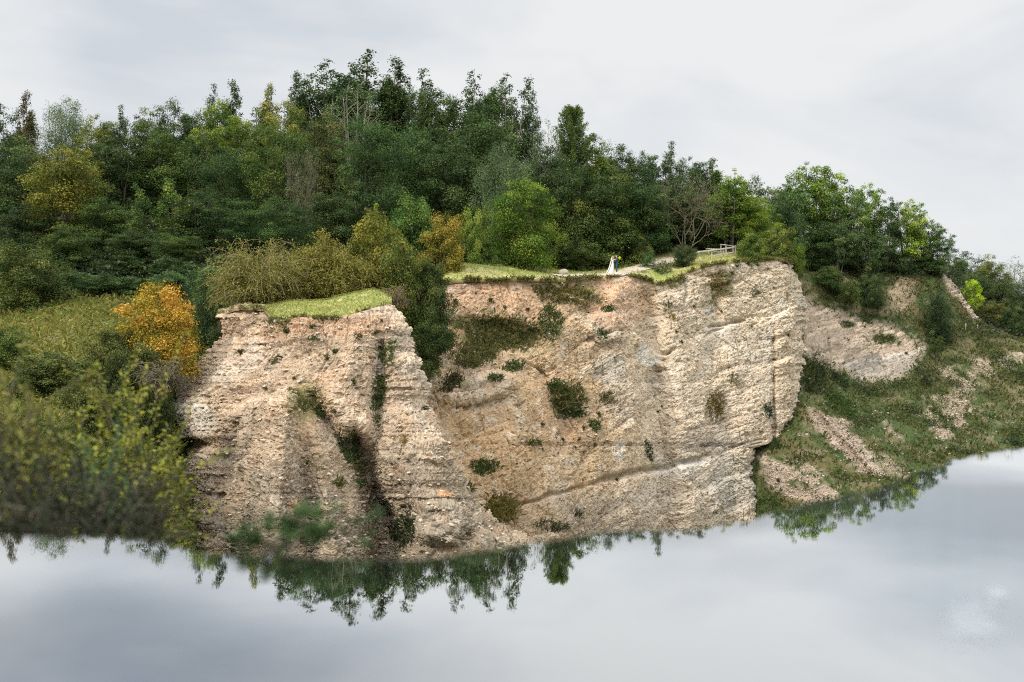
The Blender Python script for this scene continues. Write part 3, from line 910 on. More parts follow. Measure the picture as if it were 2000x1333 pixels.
def leaf_geo(C, Nrm, size, asp, rng, along=None):
    """diamond leaves, folded a little along the rib"""
    n = len(C)
    Nrm = Nrm / (np.linalg.norm(Nrm, axis=1, keepdims=True) + 1e-9)
    r = rng.normal(size=(n, 3)) if along is None else along
    tdir = np.cross(np.cross(Nrm, r), Nrm)
    tdir /= np.linalg.norm(tdir, axis=1, keepdims=True) + 1e-9
    b = np.cross(Nrm, tdir)
    sz = np.broadcast_to(np.asarray(size, float), (n,))[:, None]
    V = np.stack([C - tdir * sz * 0.5, C + b * sz * asp * 0.5 + Nrm * sz * 0.10, C + tdir * sz * 0.5 - Nrm * sz * 0.08, C - b * sz * asp * 0.5 + Nrm * sz * 0.10], 1)
    Q = np.arange(4 * n).reshape(n, 4)
    return V.reshape(-1, 3), Q


def tube(pts, rad, k=5):
    pts = np.asarray(pts, float)
    n = len(pts)
    d = np.gradient(pts, axis=0)
    d /= np.linalg.norm(d, axis=1, keepdims=True) + 1e-9
    ref = np.array([0.31, 0.23, 0.92]) if abs(d[0, 2]) < 0.8 else np.array([1.0, 0.1, 0.0])
    a = np.cross(d, ref)
    a /= np.linalg.norm(a, axis=1, keepdims=True) + 1e-9
    b = np.cross(d, a)
    th = np.arange(k) * 2 * math.pi / k
    V = pts[:, None] + (a[:, None] * np.cos(th)[None, :, None] + b[:, None] * np.sin(th)[None, :, None]) * np.asarray(rad, float)[:, None, None]
    Q = []
    for i in range(n - 1):
        for j in range(k):
            Q.append((i * k + j, i * k + (j + 1) % k, (i + 1) * k + (j + 1) % k, (i + 1) * k + j))
    return V.reshape(-1, 3), np.array(Q)


class Acc:
    def __init__(self):
        self.v, self.q, self.n, self.a = [], [], 0, []

    def add(self, V, Q, var=None):
        self.v.append(V)
        self.q.append(np.asarray(Q) + self.n)
        self.n += len(V)
        if var is not None:
            self.a.append(var)

    def mesh(self, name, mat, smooth=False):
        return mesh_np(name, np.concatenate(self.v), np.concatenate(self.q), smooth=smooth, mat=mat, pattr={'var': np.concatenate(self.a)} if self.a else None)


def bent(p0, p1, n, rng, wob, sag=0.0):
    p0, p1 = np.asarray(p0, float), np.asarray(p1, float)
    t = np.linspace(0, 1, n)[:, None]
    P = p0 + (p1 - p0) * t
    L = np.linalg.norm(p1 - p0)
    P += np.cumsum(rng.normal(size=(n, 3)) * wob * L / n, 0) * (t * (1 - 0.3 * t))
    P[:, 2] += sag * L * (t[:, 0] * (1 - t[:, 0])) * 4 * 0.25
    return P


def tree_proto(seed, H, Wd, base, prof, ncl, clr, nleaf, lsz, flat=0.65, asp=0.55, subs=None, trunk_r=None, droop=0.0, upn=0.55, bark=None, limbs=True, spread=1.0):
    """one tree kind: trunk with limbs, and a crown of leaf clumps hung on them"""
    rng = np.random.default_rng(seed)
    tr, cr = Acc(), Acc()
    trunk_r = trunk_r or H * 0.016
    if subs is None:
        subs = [(0.0, 0.0, 1.0, 1.0)]
    fork = base * 0.8 * H
    if len(subs) == 1:
        ax = bent((0, 0, -0.8), (rng.normal() * 0.03 * H, rng.normal() * 0.03 * H, H * 0.9), 10, rng, 0.05)
        if limbs:
            tr.add(*tube(ax, np.linspace(trunk_r, trunk_r * 0.12, 10), 7))
        axes = [ax]
    else:
        axes = []
        for (ox, oy, hh, ww) in subs:
            ax = bent((ox * 0.12 * Wd, oy * 0.12 * Wd, -0.8), (ox * Wd * 0.5, oy * Wd * 0.5, H * hh * 0.93), 10, rng, 0.05)
            tr.add(*tube(ax, np.linspace(trunk_r * 0.75, trunk_r * 0.1, 10), 6))
            axes.append(ax)
    tot = sum(s_[3] for s_ in subs)

    def axis_at(ax, f):
        k = np.clip(f * 9, 0, 9)
        k0 = int(min(8, k))
        return ax[k0] + (ax[k0 + 1] - ax[k0]) * (k - k0)

    for (ox, oy, hh, ww), ax in zip(subs, axes):
        n = max(4, int(ncl * ww / tot))
        top = H * hh
        bz = base * H
        for i in range(n):
            t = ((i + rng.random()) / n) ** 0.9
            R = Wd * 0.5 * ww * prof(t)
            a = rng.random() * 2 * math.pi
            inner = rng.random() < 0.25
            r = R * math.sqrt(0.05 + 0.45 * rng.random() if inner else 0.35 + 0.65 * rng.random()) * spread
            z = bz + (top - bz) * t
            cen = axis_at(ax, z / (H * hh * 0.93))
            c = np.array([cen[0] + r * math.cos(a), cen[1] + r * math.sin(a), z])
            cs = clr * (0.45 + 1.0 * rng.random() ** 1.3) * (0.55 + 0.45 * prof(t))
            if limbs and r > 0.2 * Wd * 0.5 and i % 2 == 0:
                zb = max(fork, z - r * (0.7 + 0.5 * rng.random()) * (0.4 if droop else 1.0))
                st = axis_at(ax, zb / (H * hh * 0.93))
                pth = bent(st, c, 5, rng, 0.10, 0.15)
                r0 = trunk_r * 0.30 * (1 - 0.6 * t)
                tr.add(*tube(pth, np.linspace(r0, 0.02, 5), 4))
            m = int(nleaf / ncl * (cs / clr) ** 2 * 1.15 * (0.8 + 0.4 * rng.random()))
            d = rng.normal(size=(m, 3))
            d[:, 2] = d[:, 2] * 0.9 + 0.30
            d /= np.linalg.norm(d, axis=1, keepdims=True)
            # ragged clumps: a few sprays run out beyond the rest
            nsp = 7
            sp = rng.normal(size=(nsp, 3)) + np.array([0, 0, 0.3])
            sp /= np.linalg.norm(sp, axis=1, keepdims=True)
            reach = 1.0 + 0.9 * np.max(np.clip(d @ sp.T - 0.82, 0, 1) / 0.18, axis=1) * rng.random(m)
            rad = (rng.random(m) ** 0.5 * reach)[:, None]
            pos = c + d * rad * cs * np.array([1, 1, flat])
            if droop:
                pos[:, 2] -= droop * cs * rng.random(m) ** 1.5 * (0.5 + rng.random())
            nn = d * 0.6 + np.array([0, 0, upn]) + rng.normal(size=(m, 3)) * 0.42
            V, Q = leaf_geo(pos, nn, lsz * (0.5 + 0.9 * rng.random(m)), asp, rng)
            cv = 0.42 + 0.24 * rng.normal()
            var = np.clip(cv + 0.2 * rng.normal(size=m), 0, 1)
            cr.add(V, Q, np.repeat(var, 4))
    return tr.mesh('trunk', bark or M_BARK, True) if tr.v else None, cr.mesh('crown', M_LEAF)


p_round = lambda t: max(0.0, 1 - (2 * t - 0.9) ** 2 * 0.85) ** 0.5
p_oval = lambda t: math.sin(math.pi * min(1, 0.14 + 0.84 * t)) ** 0.7
p_broad = lambda t: (max(0.0, 1 - t ** 3.2) ** 0.6) * (0.72 + 0.28 * min(1, t * 3))
p_spire = lambda t: (1 - t) ** 0.65 * 0.85 + 0.12
p_pop = lambda t: math.sin(math.pi * min(1, 0.18 + 0.8 * t)) ** 0.9
p_dome = lambda t: max(0.02, 1 - t * t) ** 0.5
p_layer = lambda t: 0.55 + 0.45 * math.sin(math.pi * min(1, 0.15 + 0.8 * t))


def ring_subs(rng_seed, n, hmin, spread=0.55, w=0.5):
    r = np.random.default_rng(rng_seed)
    out = [(0.0, 0.0, 1.0, w * 1.1)]
    for i in range(n):
        a = 2 * math.pi * (i + 0.6 * r.random()) / n
        out.append((math.cos(a) * spread, math.sin(a) * spread, hmin + (0.97 - hmin) * r.random(), w * (0.8 + 0.4 * r.random())))
    return out


PROTO = {}


def proto(name, H, Wd, meshes):
    PROTO.setdefault(name, []).append((H, Wd, meshes))


# broad dark wood trees
for sd in (1, 2, 3, 4):
    proto('broad', 15, 9.5, tree_proto(sd, 15, 9.5, 0.06, p_broad, 120, 1.35, 40000, 0.25, flat=0.72, subs=ring_subs(sd, 5, 0.80, 0.50, 0.66)))
# feathery trees with foliage in flat tiers
for sd in (11, 12):
    proto('tiered', 14, 9.5, tree_proto(sd, 14, 9.5, 0.10, p_layer, 75, 1.6, 38000, 0.23, flat=0.58, asp=0.42, upn=0.75, subs=ring_subs(sd, 3, 0.8, 0.35, 0.75)))
# tall loose poplars with several upright leaders
for sd in (21, 22, 23):
    proto('poplar', 20, 8.5, tree_proto(sd, 20, 8.5, 0.06, p_spire, 300, 0.85, 42000, 0.23, flat=1.1, asp=0.75, subs=ring_subs(sd, 7, 0.66, 0.62, 0.54), bark=M_PALEBARK))
proto('slender', 18, 4.4, tree_proto(25, 18, 4.4, 0.05, p_broad, 170, 0.72, 20000, 0.22, flat=1.1, asp=0.7, subs=ring_subs(25, 3, 0.82, 0.35, 0.7), bark=M_PALEBARK))
proto('slender', 18, 4.8, tree_proto(26, 18, 4.8, 0.05, p_spire, 170, 0.74, 20000, 0.22, flat=1.1, asp=0.7, subs=ring_subs(26, 4, 0.78, 0.42, 0.62)))
# soft willow
proto('willow', 13, 10, tree_proto(31, 13, 10, 0.05, p_round, 170, 1.2, 36000, 0.24, flat=0.9, asp=0.3, droop=1.0, subs=ring_subs(31, 4, 0.82, 0.4, 0.66)))
# see-through trees on bare stems along the ridge
for sd in (41, 42, 43):
    proto('open', 13, 7.5, tree_proto(sd, 13, 7.5, 0.20, p_broad, 120, 0.85, 21000, 0.23, flat=0.75, asp=0.6, subs=ring_subs(sd, 4, 0.76, 0.55, 0.6), trunk_r=0.20))
# thin grey almost leafless tree
proto('thin', 15, 7, tree_proto(45, 15, 7, 0.10, p_oval, 170, 0.9, 9000, 0.2, flat=0.9, asp=0.5, subs=ring_subs(45, 5, 0.78, 0.5, 0.6), bark=M_PALEBARK, trunk_r=0.2))
# bright round tree with leaves in fine tiers
proto('round', 9, 8.6, tree_proto(51, 9, 8.6, 0.0, p_round, 150, 0.95, 46000, 0.18, flat=0.62, asp=0.5, subs=ring_subs(51, 5, 0.78, 0.4, 0.66)))
# bushes down to the ground
for sd in (61, 62, 63):
    proto('bush', 5, 6.0, tree_proto(sd, 5, 6.0, -0.02, p_dome, 110, 0.68, 34000, 0.14, flat=0.8, asp=0.6, subs=ring_subs(sd, 5, 0.66, 0.5, 0.62), trunk_r=0.06))
for sd in (65, 66):
    proto('shrub', 3, 3.0, tree_proto(sd, 3, 3.0, -0.02, p_dome, 80, 0.38, 11000, 0.11, flat=0.9, asp=0.55, subs=ring_subs(sd, 3, 0.72, 0.5, 0.6), trunk_r=0.04))


def conifer_proto(seed=71, H=16, Wd=8):
    rng = np.random.default_rng(seed)
    tr, cr = Acc(), Acc()
    tr.add(*tube(bent((0, 0, -0.8), (0, 0, H * 0.99), 10, rng, 0.01), np.linspace(0.26, 0.03, 10), 7))
    z = 1.2
    while z < H - 0.15:
        fz_ = z / H
        a0 = rng.random() * 6.28
        for k in range(6):
            L = (Wd * 0.5 * (1 - fz_) ** 0.62) * (0.55 + 0.6 * rng.random()) + 0.3
            a = a0 + k * 1.05 + rng.normal() * 0.3
            zz = z + rng.normal() * 0.18
            st = np.array([0, 0, zz])
            lift = 0.15 + 0.75 * fz_ + 0.2 * rng.random()
            tip = np.array([math.cos(a) * L, math.sin(a) * L, zz + L * lift])
            mid = np.array([math.cos(a) * L * 0.6, math.sin(a) * L * 0.6, zz - L * 0.05])
            tt = np.linspace(0, 1, 7)[:, None]
            pth = st * (1 - tt) ** 2 + 2 * mid * tt * (1 - tt) + tip * tt ** 2
            tr.add(*tube(pth, np.linspace(0.045, 0.012, 7), 4))
            m = int(60 + 110 * L)
            u = rng.random(m) ** 0.75
            pos = np.stack([np.interp(u * 6, range(7), pth[:, j]) for j in range(3)], 1)
            pos += rng.normal(size=(m, 3)) * np.array([1, 1, 0.7]) * (0.10 + 0.24 * np.sqrt(L) * (1 - u[:, None]) * np.minimum(1, u[:, None] * 3))
            dr = np.array([math.cos(a), math.sin(a), 0.6]) + rng.normal(size=(m, 3)) * 0.6
            V, Q = leaf_geo(pos, rng.normal(size=(m, 3)) + np.array([0, 0, 0.6]), 0.24 * (0.6 + 0.7 * rng.random(m)), 0.3, rng, dr)
            cr.add(V, Q, np.repeat(np.clip(0.2 + 0.55 * u + 0.15 * rng.normal(size=m), 0, 1), 4))
        z += 0.5 * (0.7 + 0.6 * rng.random())
    return tr.mesh('trunk', M_BARK, True), cr.mesh('crown', M_LEAF)


proto('conifer', 16, 8, conifer_proto())


def bare_proto(seed, H, Wd, depth=6, leafn=900, bark=M_BROWN, stems=3):
    """bare forking branches, a few leaves left"""
    rng = np.random.default_rng(seed)
    tr, cr = Acc(), Acc()
    tips = []

    def grow(p, d, L, r, k):
        n = 4
        q = [p]
        dd = d.copy()
        for i in range(n - 1):
            dd = dd + rng.normal(size=3) * 0.13 + np.array([0, 0, 0.02])
            dd /= np.linalg.norm(dd)
            q.append(q[-1] + dd * L / (n - 1))
        q = np.array(q)
        tr.add(*tube(q, np.linspace(r, r * 0.62, n), 5 if k > 3 else 3))
        if k == 0:
            tips.append(q[-1])
            return
        for b in range(3 if rng.random() < 0.55 else 2):
            nd = dd + rng.normal(size=3) * 0.48 + np.array([0, 0, 0.05])
            nd /= np.linalg.norm(nd)
            grow(q[-1] if b < 2 else q[2], nd, L * (0.66 + 0.2 * rng.random()), max(0.016, r * 0.6), k - 1)

    for s_ in range(stems):
        a = 2 * math.pi * s_ / stems
        d = np.array([math.cos(a) * 0.22, math.sin(a) * 0.22, 1.0])
        grow(np.array([math.cos(a) * 0.15, math.sin(a) * 0.15, -0.6]), d / np.linalg.norm(d), H * 0.33, 0.13, depth)
    T = np.array(tips)
    hz, wx = np.percentile(T[:, 2], 99), np.percentile(np.abs(T[:, :2]), 96) * 2
    sc = np.array([Wd / wx, Wd / wx, H / hz])
    tr.v = [v * sc for v in tr.v]
    T = T * sc
    m = leafn
    pos = T[rng.integers(0, len(T), m)] + rng.normal(size=(m, 3)) * 0.25
    V, Q = leaf_geo(pos, rng.normal(size=(m, 3)) + np.array([0, 0, 0.5]), 0.16 * (0.6 + 0.8 * rng.random(m)), 0.5, rng)
    cr.add(V, Q, np.repeat(rng.random(m), 4))
    return tr.mesh('branches', bark, True), cr.mesh('leaves', M_LEAF)


proto('bare', 10, 8, bare_proto(81, 10, 8, 6, 900))


def thicket_proto(seed, H, Wd, n, leafn, mat):
    """arching leggy stems fountaining over, sparse leaves along them"""
    rng = np.random.default_rng(seed)
    tr, cr = Acc(), Acc()
    allp = []
    for i in range(n):
        a = rng.random() * 6.283
        R = Wd * 0.5 * (0.25 + 0.75 * rng.random() ** 0.7)
        hh = H * (0.55 + 0.45 * rng.random()) * (1 - 0.35 * (2 * R / Wd) ** 2)
        b0 = np.array([math.cos(a) * R * 0.25 * rng.random(), math.sin(a) * R * 0.25 * rng.random(), -0.3])
        end = np.array([math.cos(a) * R, math.sin(a) * R, hh * (0.05 + 0.75 * rng.random())])
        mid = b0 * 0.45 + end * 0.55 + np.array([0, 0, hh * 1.0])
        tt = np.linspace(0, 1, 10)[:, None]
        P = b0 * (1 - tt) ** 2 + 2 * mid * tt * (1 - tt) + end * tt ** 2
        P += np.cumsum(rng.normal(size=P.shape) * 0.05 * H / 5, 0) * tt
        P[:, 2] = np.maximum(P[:, 2], -0.2)
        tr.add(*tube(P, np.linspace(0.036, 0.010, 10), 4))
        allp.append(P)
        for k in range(6):
            j = rng.integers(2, 9)
            e_ = P[j] + rng.normal(size=3) * np.array([1, 1, 0.5]) * H * 0.16 + np.array([0, 0, -0.06 * H])
            P2 = bent(P[j], e_, 5, rng, 0.2, 0.5)
            tr.add(*tube(P2, np.linspace(0.018, 0.008, 5), 3))
            allp.append(P2)
    AP = np.concatenate([p[len(p) // 3:] for p in allp])
    pos = AP[rng.integers(0, len(AP), leafn)] + rng.normal(size=(leafn, 3)) * 0.15
    V, Q = leaf_geo(pos, rng.normal(size=(leafn, 3)) * 0.6 + np.array([0, 0, 0.7]), 0.15 * (0.6 + 0.8 * rng.random(leafn)), 0.5, rng)
    cr.add(V, Q, np.repeat(np.clip(0.5 + 0.25 * rng.normal(size=leafn), 0, 1), 4))
    return tr.mesh('stems', mat, True), cr.mesh('leaves', M_LEAF)


proto('thicket', 5.2, 8.0, thicket_proto(91, 5.2, 8.0, 190, 17000, M_TWIG))
proto('leafthicket', 5.2, 8.0, thicket_proto(92, 5.2, 8.0, 120, 38000, M_TWIG))
proto('twigshrub', 2.2, 2.6, thicket_proto(93, 2.2, 2.6, 45, 500, M_BROWN))


def ivy_proto(seed=95, H=10, Wd=3.2):
    """a dead stem and its stubs, wrapped in hanging ivy"""
    return tree_proto(seed, H, Wd, 0.0, lambda t: 0.42 + 0.58 * math.sin(math.pi * min(1, 0.1 + 0.85 * t)) ** 2, 60, 0.5, 7500, 0.20, flat=1.3, asp=0.7, droop=0.8, upn=0.4, subs=[(0, 0, 1.0, 1.0), (0.6, 0.1, 0.8, 0.5), (-0.7, -0.2, 0.7, 0.5)])


proto('ivy', 10, 3.2, ivy_proto())

KINDS = {'broad': ('broadleaf_tree', 'tree'), 'tiered': ('feathery_tree', 'tree'), 'poplar': ('poplar_tree', 'tree'), 'slender': ('slender_tree', 'tree'), 'willow': ('willow_tree', 'tree'),
         'open': ('ridge_tree', 'tree'), 'thin': ('sparse_tree', 'tree'), 'round': ('round_tree', 'tree'), 'bush': ('bush', 'bush'), 'shrub': ('shrub', 'shrub'), 'conifer': ('conifer_tree', 'conifer'),
         'bare': ('bare_tree', 'tree'), 'thicket': ('arching_thicket', 'thicket'), 'leafthicket': ('leafy_thicket', 'thicket'), 'twigshrub': ('twiggy_shrub', 'shrub'), 'ivy': ('ivy_clad_tree', 'tree')}
PARTN = {'bare': ('branches', 'leaves'), 'thicket': ('stems', 'leaves'), 'leafthicket': ('stems', 'leaves'), 'twigshrub': ('stems', 'leaves'), 'bush': ('stems', 'foliage'), 'shrub': ('stems', 'foliage')}
prng = random.Random(5)
MASTERS = {}


def plant(kind, px, pytop, D, wpx, colr, label, group=None, gl='TLR', pybase=None, var=None, minh=0.0, base_sink=0.0):
    """a plant whose top the photo shows at (px, pytop); it stands on the ground at depth D"""
    vs = PROTO[kind]
    vi = prng.randrange(len(vs)) if var is None else var % len(vs)
    H, Wd, (mt, mc) = vs[vi]
    top = W(px, pytop, D)
    if pybase is None:
        best = None
        for k in gl:
            z, dd = GROUNDS[k].ground(top[0], top[1])
            if best is None or dd < best[1]:
                best = (z, dd)
        z0 = best[0]
    else:
        z0 = W(px, pybase, D)[2]
    z0 -= base_sink
    h = max(top[2] - z0, minh, 0.5)
    nm, cat = KINDS[kind]
    root = bpy.data.objects.new(nm, None)
    COL.objects.link(root)
    root.empty_display_size = 0.5
    root.location = (top[0], top[1], top[2] - h)
    w = wpx / F * D
    w = max(w, {'broad': 0.56, 'tiered': 0.60, 'willow': 0.6, 'poplar': 0.40, 'slender': 0.20, 'open': 0.5, 'conifer': 0.5}.get(kind, 0.0) * h)
    root.scale = (w / Wd, w / Wd, h / H)
    root.rotation_euler = (0, 0, prng.random() * 6.283)
    tag(root, label, cat, group)
    pn = PARTN.get(kind, ('trunk', 'crown'))
    key = (kind, vi)
    if key not in MASTERS:
        a = bpy.data.objects.new(pn[0], mt)
        b = bpy.data.objects.new(pn[1], mc)
        MASTERS[key] = (a, b)
    else:
        a, b = (o.copy() for o in MASTERS[key])
    for o in (a, b):
        COL.objects.link(o)
        o.parent = root
        o.matrix_parent_inverse = Matrix()
    jt = prng.uniform(0.85, 1.45) if group == GW else prng.uniform(1.3, 1.75) if group == GR else prng.uniform(1.0, 1.15)
    b.color = (colr[0] * 1.4 * jt, colr[1] * 1.55 * jt, colr[2] * 1.2 * jt, 1)
    return root


DKG = (0.040, 0.058, 0.024)
MDG = (0.056, 0.080, 0.027)
BLG = (0.043, 0.070, 0.029)
GRY = (0.075, 0.098, 0.058)
OLV = (0.082, 0.092, 0.028)
OLY = (0.125, 0.120, 0.030)
YLG = (0.110, 0.140, 0.028)
BRT = (0.078, 0.112, 0.024)
BRN = (0.062, 0.054, 0.027)
ORG = (0.26, 0.172, 0.034)
GLD = (0.165, 0.135, 0.030)
LIM = (0.240, 0.300, 0.030)
GW = 'trees of the hillside wood'
GS = 'bushes along the foot of the wood'
GR = 'trees on the right hand ridge'
GF = 'far trees beyond the ridge end'

wood = [
    # skyline, from left to right
    ('broad', 4, 204, 126, 110, DKG, 'dark green crown cut off by the left picture edge on the wood skyline'),
    ('slender', 54, 180, 124, 52, BRN, 'thin reddish brown spire rising above the skyline near the left picture edge'),
    ('willow', 128, 190, 132, 120, GRY, 'pale grey green willowy crown on the skyline beside the reddish brown spire'),
    ('broad', 196, 224, 130, 90, OLV, 'low olive crown on the skyline just right of the grey green willow'),
    ('slender', 236, 209, 128, 50, DKG, 'dark knobbly treetop standing a little proud of the low left skyline'),
    ('broad', 288, 216, 130, 90, MDG, 'mid green crown in the flat stretch of skyline left of the twin dark spires'),
    ('broad', 341, 198, 127, 84, DKG, 'dark rounded crown poking highest from the flat left skyline'),
    ('broad', 388, 222, 128, 70, MDG, 'narrow crown filling the dip just left of the twin dark spires'),
    ('slender', 419, 168, 126, 34, BLG, 'smaller left one of the twin dark spires on the skyline'),
    ('slender', 452, 157, 126, 62, BLG, 'taller right one of the twin dark spires on the skyline'),
    ('broad', 436, 200, 121, 120, YLG, 'light yellow green crown directly below the twin dark spires'),
    ('slender', 531, 164, 126, 58, OLY, 'small yellow tipped treetop on the skyline left of the tall poplars'),
    ('broad', 560, 200, 122, 120, OLV, 'olive crown below the yellow tipped treetop'),
    ('slender', 578, 141, 129, 60, DKG, 'slim dark pointed tree standing clear just left of the tall poplars'),
    ('poplar', 643, 118, 132, 160, BLG, 'loose tall poplar, left shoulder of the highest clump on the skyline'),
    ('poplar', 722, 97, 134, 200, DKG, 'tallest poplar of the wood with many upright leaders'),
    ('thin', 700, 150, 124, 120, GRY, 'pale sparse tree with whitish stems in front of the tallest poplar'),
    ('slender', 772, 112, 133, 90, DKG, 'narrow dark leader on the right flank of the tallest poplar'),
    ('slender', 826, 138, 130, 84, GRY, 'grey green pointed treetop in the gap between the two highest clumps'),
    ('broad', 862, 178, 127, 140, MDG, 'rounded green crown in the gap right of the tallest poplar'),
    ('poplar', 926, 137, 129, 136, BLG, 'pointed blue green poplar, left of the pair right of the sky gap'),
    ('poplar', 992, 146, 128, 124, DKG, 'dark pointed poplar, right of the pair right of the sky gap'),
    ('broad', 950, 205, 116, 190, DKG, 'huge dark round crown in the middle of the wood'),
    ('slender', 1042, 182, 127, 60, GRY, 'slim grey tree at the right end of the tall poplars'),
    ('thin', 1072, 232, 122, 92, GRY, 'thin half bare grey tree between the poplars and the spruce'),
    ('conifer', 1119, 211, 118, 120, MDG, 'spruce with candle like upturned tips on the sloping skyline'),
    ('broad', 1166, 264, 121, 86, YLG, 'yellow green crown just right of the spruce'),
    ('broad', 1216, 284, 122, 92, MDG, 'mid green crown on the falling skyline right of the spruce'),
    ('broad', 1262, 294, 121, 76, BLG, 'blue green crown on the falling skyline left of the tall wispy birch'),
    ('slender', 1312, 279, 121, 66, GRY, 'tall wispy birch like tree above the bare brown tree'),
    ('broad', 1352, 306, 123, 86, BLG, 'dark crown just right of the wispy birch like tree'),
    ('slender', 1392, 310, 122, 54, MDG, 'narrow green tip on the skyline above the bright lime tree'),
    ('open', 1436, 330, 124, 80, YLG, 'light green crown where the skyline falls towards the ridge trees'),
    ('broad', 1478, 346, 126, 86, MDG, 'green crown at the dip of the skyline before the ridge trees'),
    ('broad', 1520, 372, 128, 70, BLG, 'low blue green crown filling the dip before the ridge trees'),
    ('broad', 682, 158, 137, 170, DKG, 'dark mass of leaves filling the gap between the two tallest poplars'),
    ('broad', 770, 168, 137, 140, MDG, 'green mass of leaves behind the right flank of the tallest poplar'),
    ('broad', 958, 172, 133, 140, DKG, 'dark mass of leaves between the pair of pointed poplars'),
    ('broad', 505, 212, 127, 110, MDG, 'green rounded crown right of the twin dark spires'),
    # the body of the wood
    ('broad', 40, 268, 112, 150, DKG, 'dark crown at the left picture edge behind the gold flecked tree'),
    ('broad', 136, 282, 98, 165, OLY, 'olive tree flecked with gold leaves, left part of the wood'),
    ('broad', 235, 268, 114, 150, DKG, 'dark crown behind and right of the gold flecked tree'),
    ('broad', 320, 262, 116, 150, MDG, 'mid green crown in the left middle of the wood under the flat skyline'),
    ('broad', 400, 262, 114, 140, DKG, 'shadowy crown below the light yellow green skyline tree'),
    ('tiered', 455, 300, 106, 130, BLG, 'tiered blue green tree left of the large feathery tree'),
    ('tiered', 545, 252, 103, 165, MDG, 'large feathery tree with foliage in flat tiers, left of centre'),
    ('bare', 598, 285, 99, 84, GRY, 'thin half bare tree with pale branches beside the feathery tree'),
    ('broad', 640, 222, 119, 120, (0.062, 0.066, 0.028), 'brown tinged crown below the tall poplars'),
    ('tiered', 718, 240, 104, 170, BLG, 'big rounded blue green tree with drooping tiers below the tallest poplar'),
    ('broad', 800, 238, 112, 130, BLG, 'blue green crown right of the big tiered tree'),
    ('broad', 878, 262, 109, 140, DKG, 'dark crown with thin stems showing, above the small green tree'),
    ('willow', 984, 278, 103, 120, GRY, 'soft grey green drooping crown directly above the bright round tree'),
    ('broad', 1075, 290, 111, 130, DKG, 'dark tree under the spruce on its left side'),
    ('broad', 1120, 320, 107, 150, DKG, 'very dark spreading tree behind the hedge bushes'),
    ('broad', 1195, 325, 110, 140, MDG, 'green crown above the hedge bushes, right of the spruce'),
    ('broad', 1262, 345, 111, 130, BLG, 'blue green crown left of the bare brown tree'),
    ('broad', 1330, 350, 116, 120, DKG, 'dark crown right behind the bare brown tree'),
    ('bare', 1346, 345, 110, 135, OLV, 'bare brown tree with fine spreading branches behind the fence'),
    ('open', 1432, 352, 113, 120, BRT, 'bright lime green tree right of the bare brown tree'),
    ('tiered', 1478, 385, 114, 90, YLG, 'yellow green feathery tree above the fence end'),
    ('broad', 1400, 400, 116, 130, DKG, 'dark low crown behind the fence between bare and lime trees'),
    ('open', 1528, 384, 118, 90, BLG, 'blue green loose tree just left of the ridge trees'),
    # the lower front of the wood
    ('broad', 205, 385, 97, 130, MDG, 'mid green tree below the gold flecked tree'),
    ('ivy', 275, 362, 93, 60, MDG, 'left one of two dead trees wrapped in pale ivy'),
    ('ivy', 337, 350, 95, 66, (0.075, 0.10, 0.03), 'right one of two dead trees wrapped in pale ivy'),
    ('broad', 385, 375, 97, 120, DKG, 'dark tree right of the ivy wrapped dead trees'),
    ('broad', 60, 400, 95, 130, DKG, 'deep green tree above the round dark bush at the left edge'),
    ('tiered', 455, 395, 98, 130, BLG, 'low tiered tree standing above the arching twig thicket'),
    ('tiered', 560, 390, 97, 120, BLG, 'dark tiered tree just behind the top of the twig thicket'),
    ('broad', 655, 370, 100, 120, DKG, 'very dark tree behind the berry thicket'),
    ('broad', 128, 440, 88, 120, MDG, 'leafy low tree between the round dark bush and the ivy wrapped trees'),
    ('broad', 255, 450, 90, 120, DKG, 'dark low tree at the foot of the ivy wrapped dead trees'),
    ('broad', 350, 455, 90, 110, MDG, 'green low tree at the wood edge left of the twig thicket'),
]
for (k, x, y, D_, w_, c, lb) in wood:
    plant(k, x, y, D_, w_, c, lb, GW)

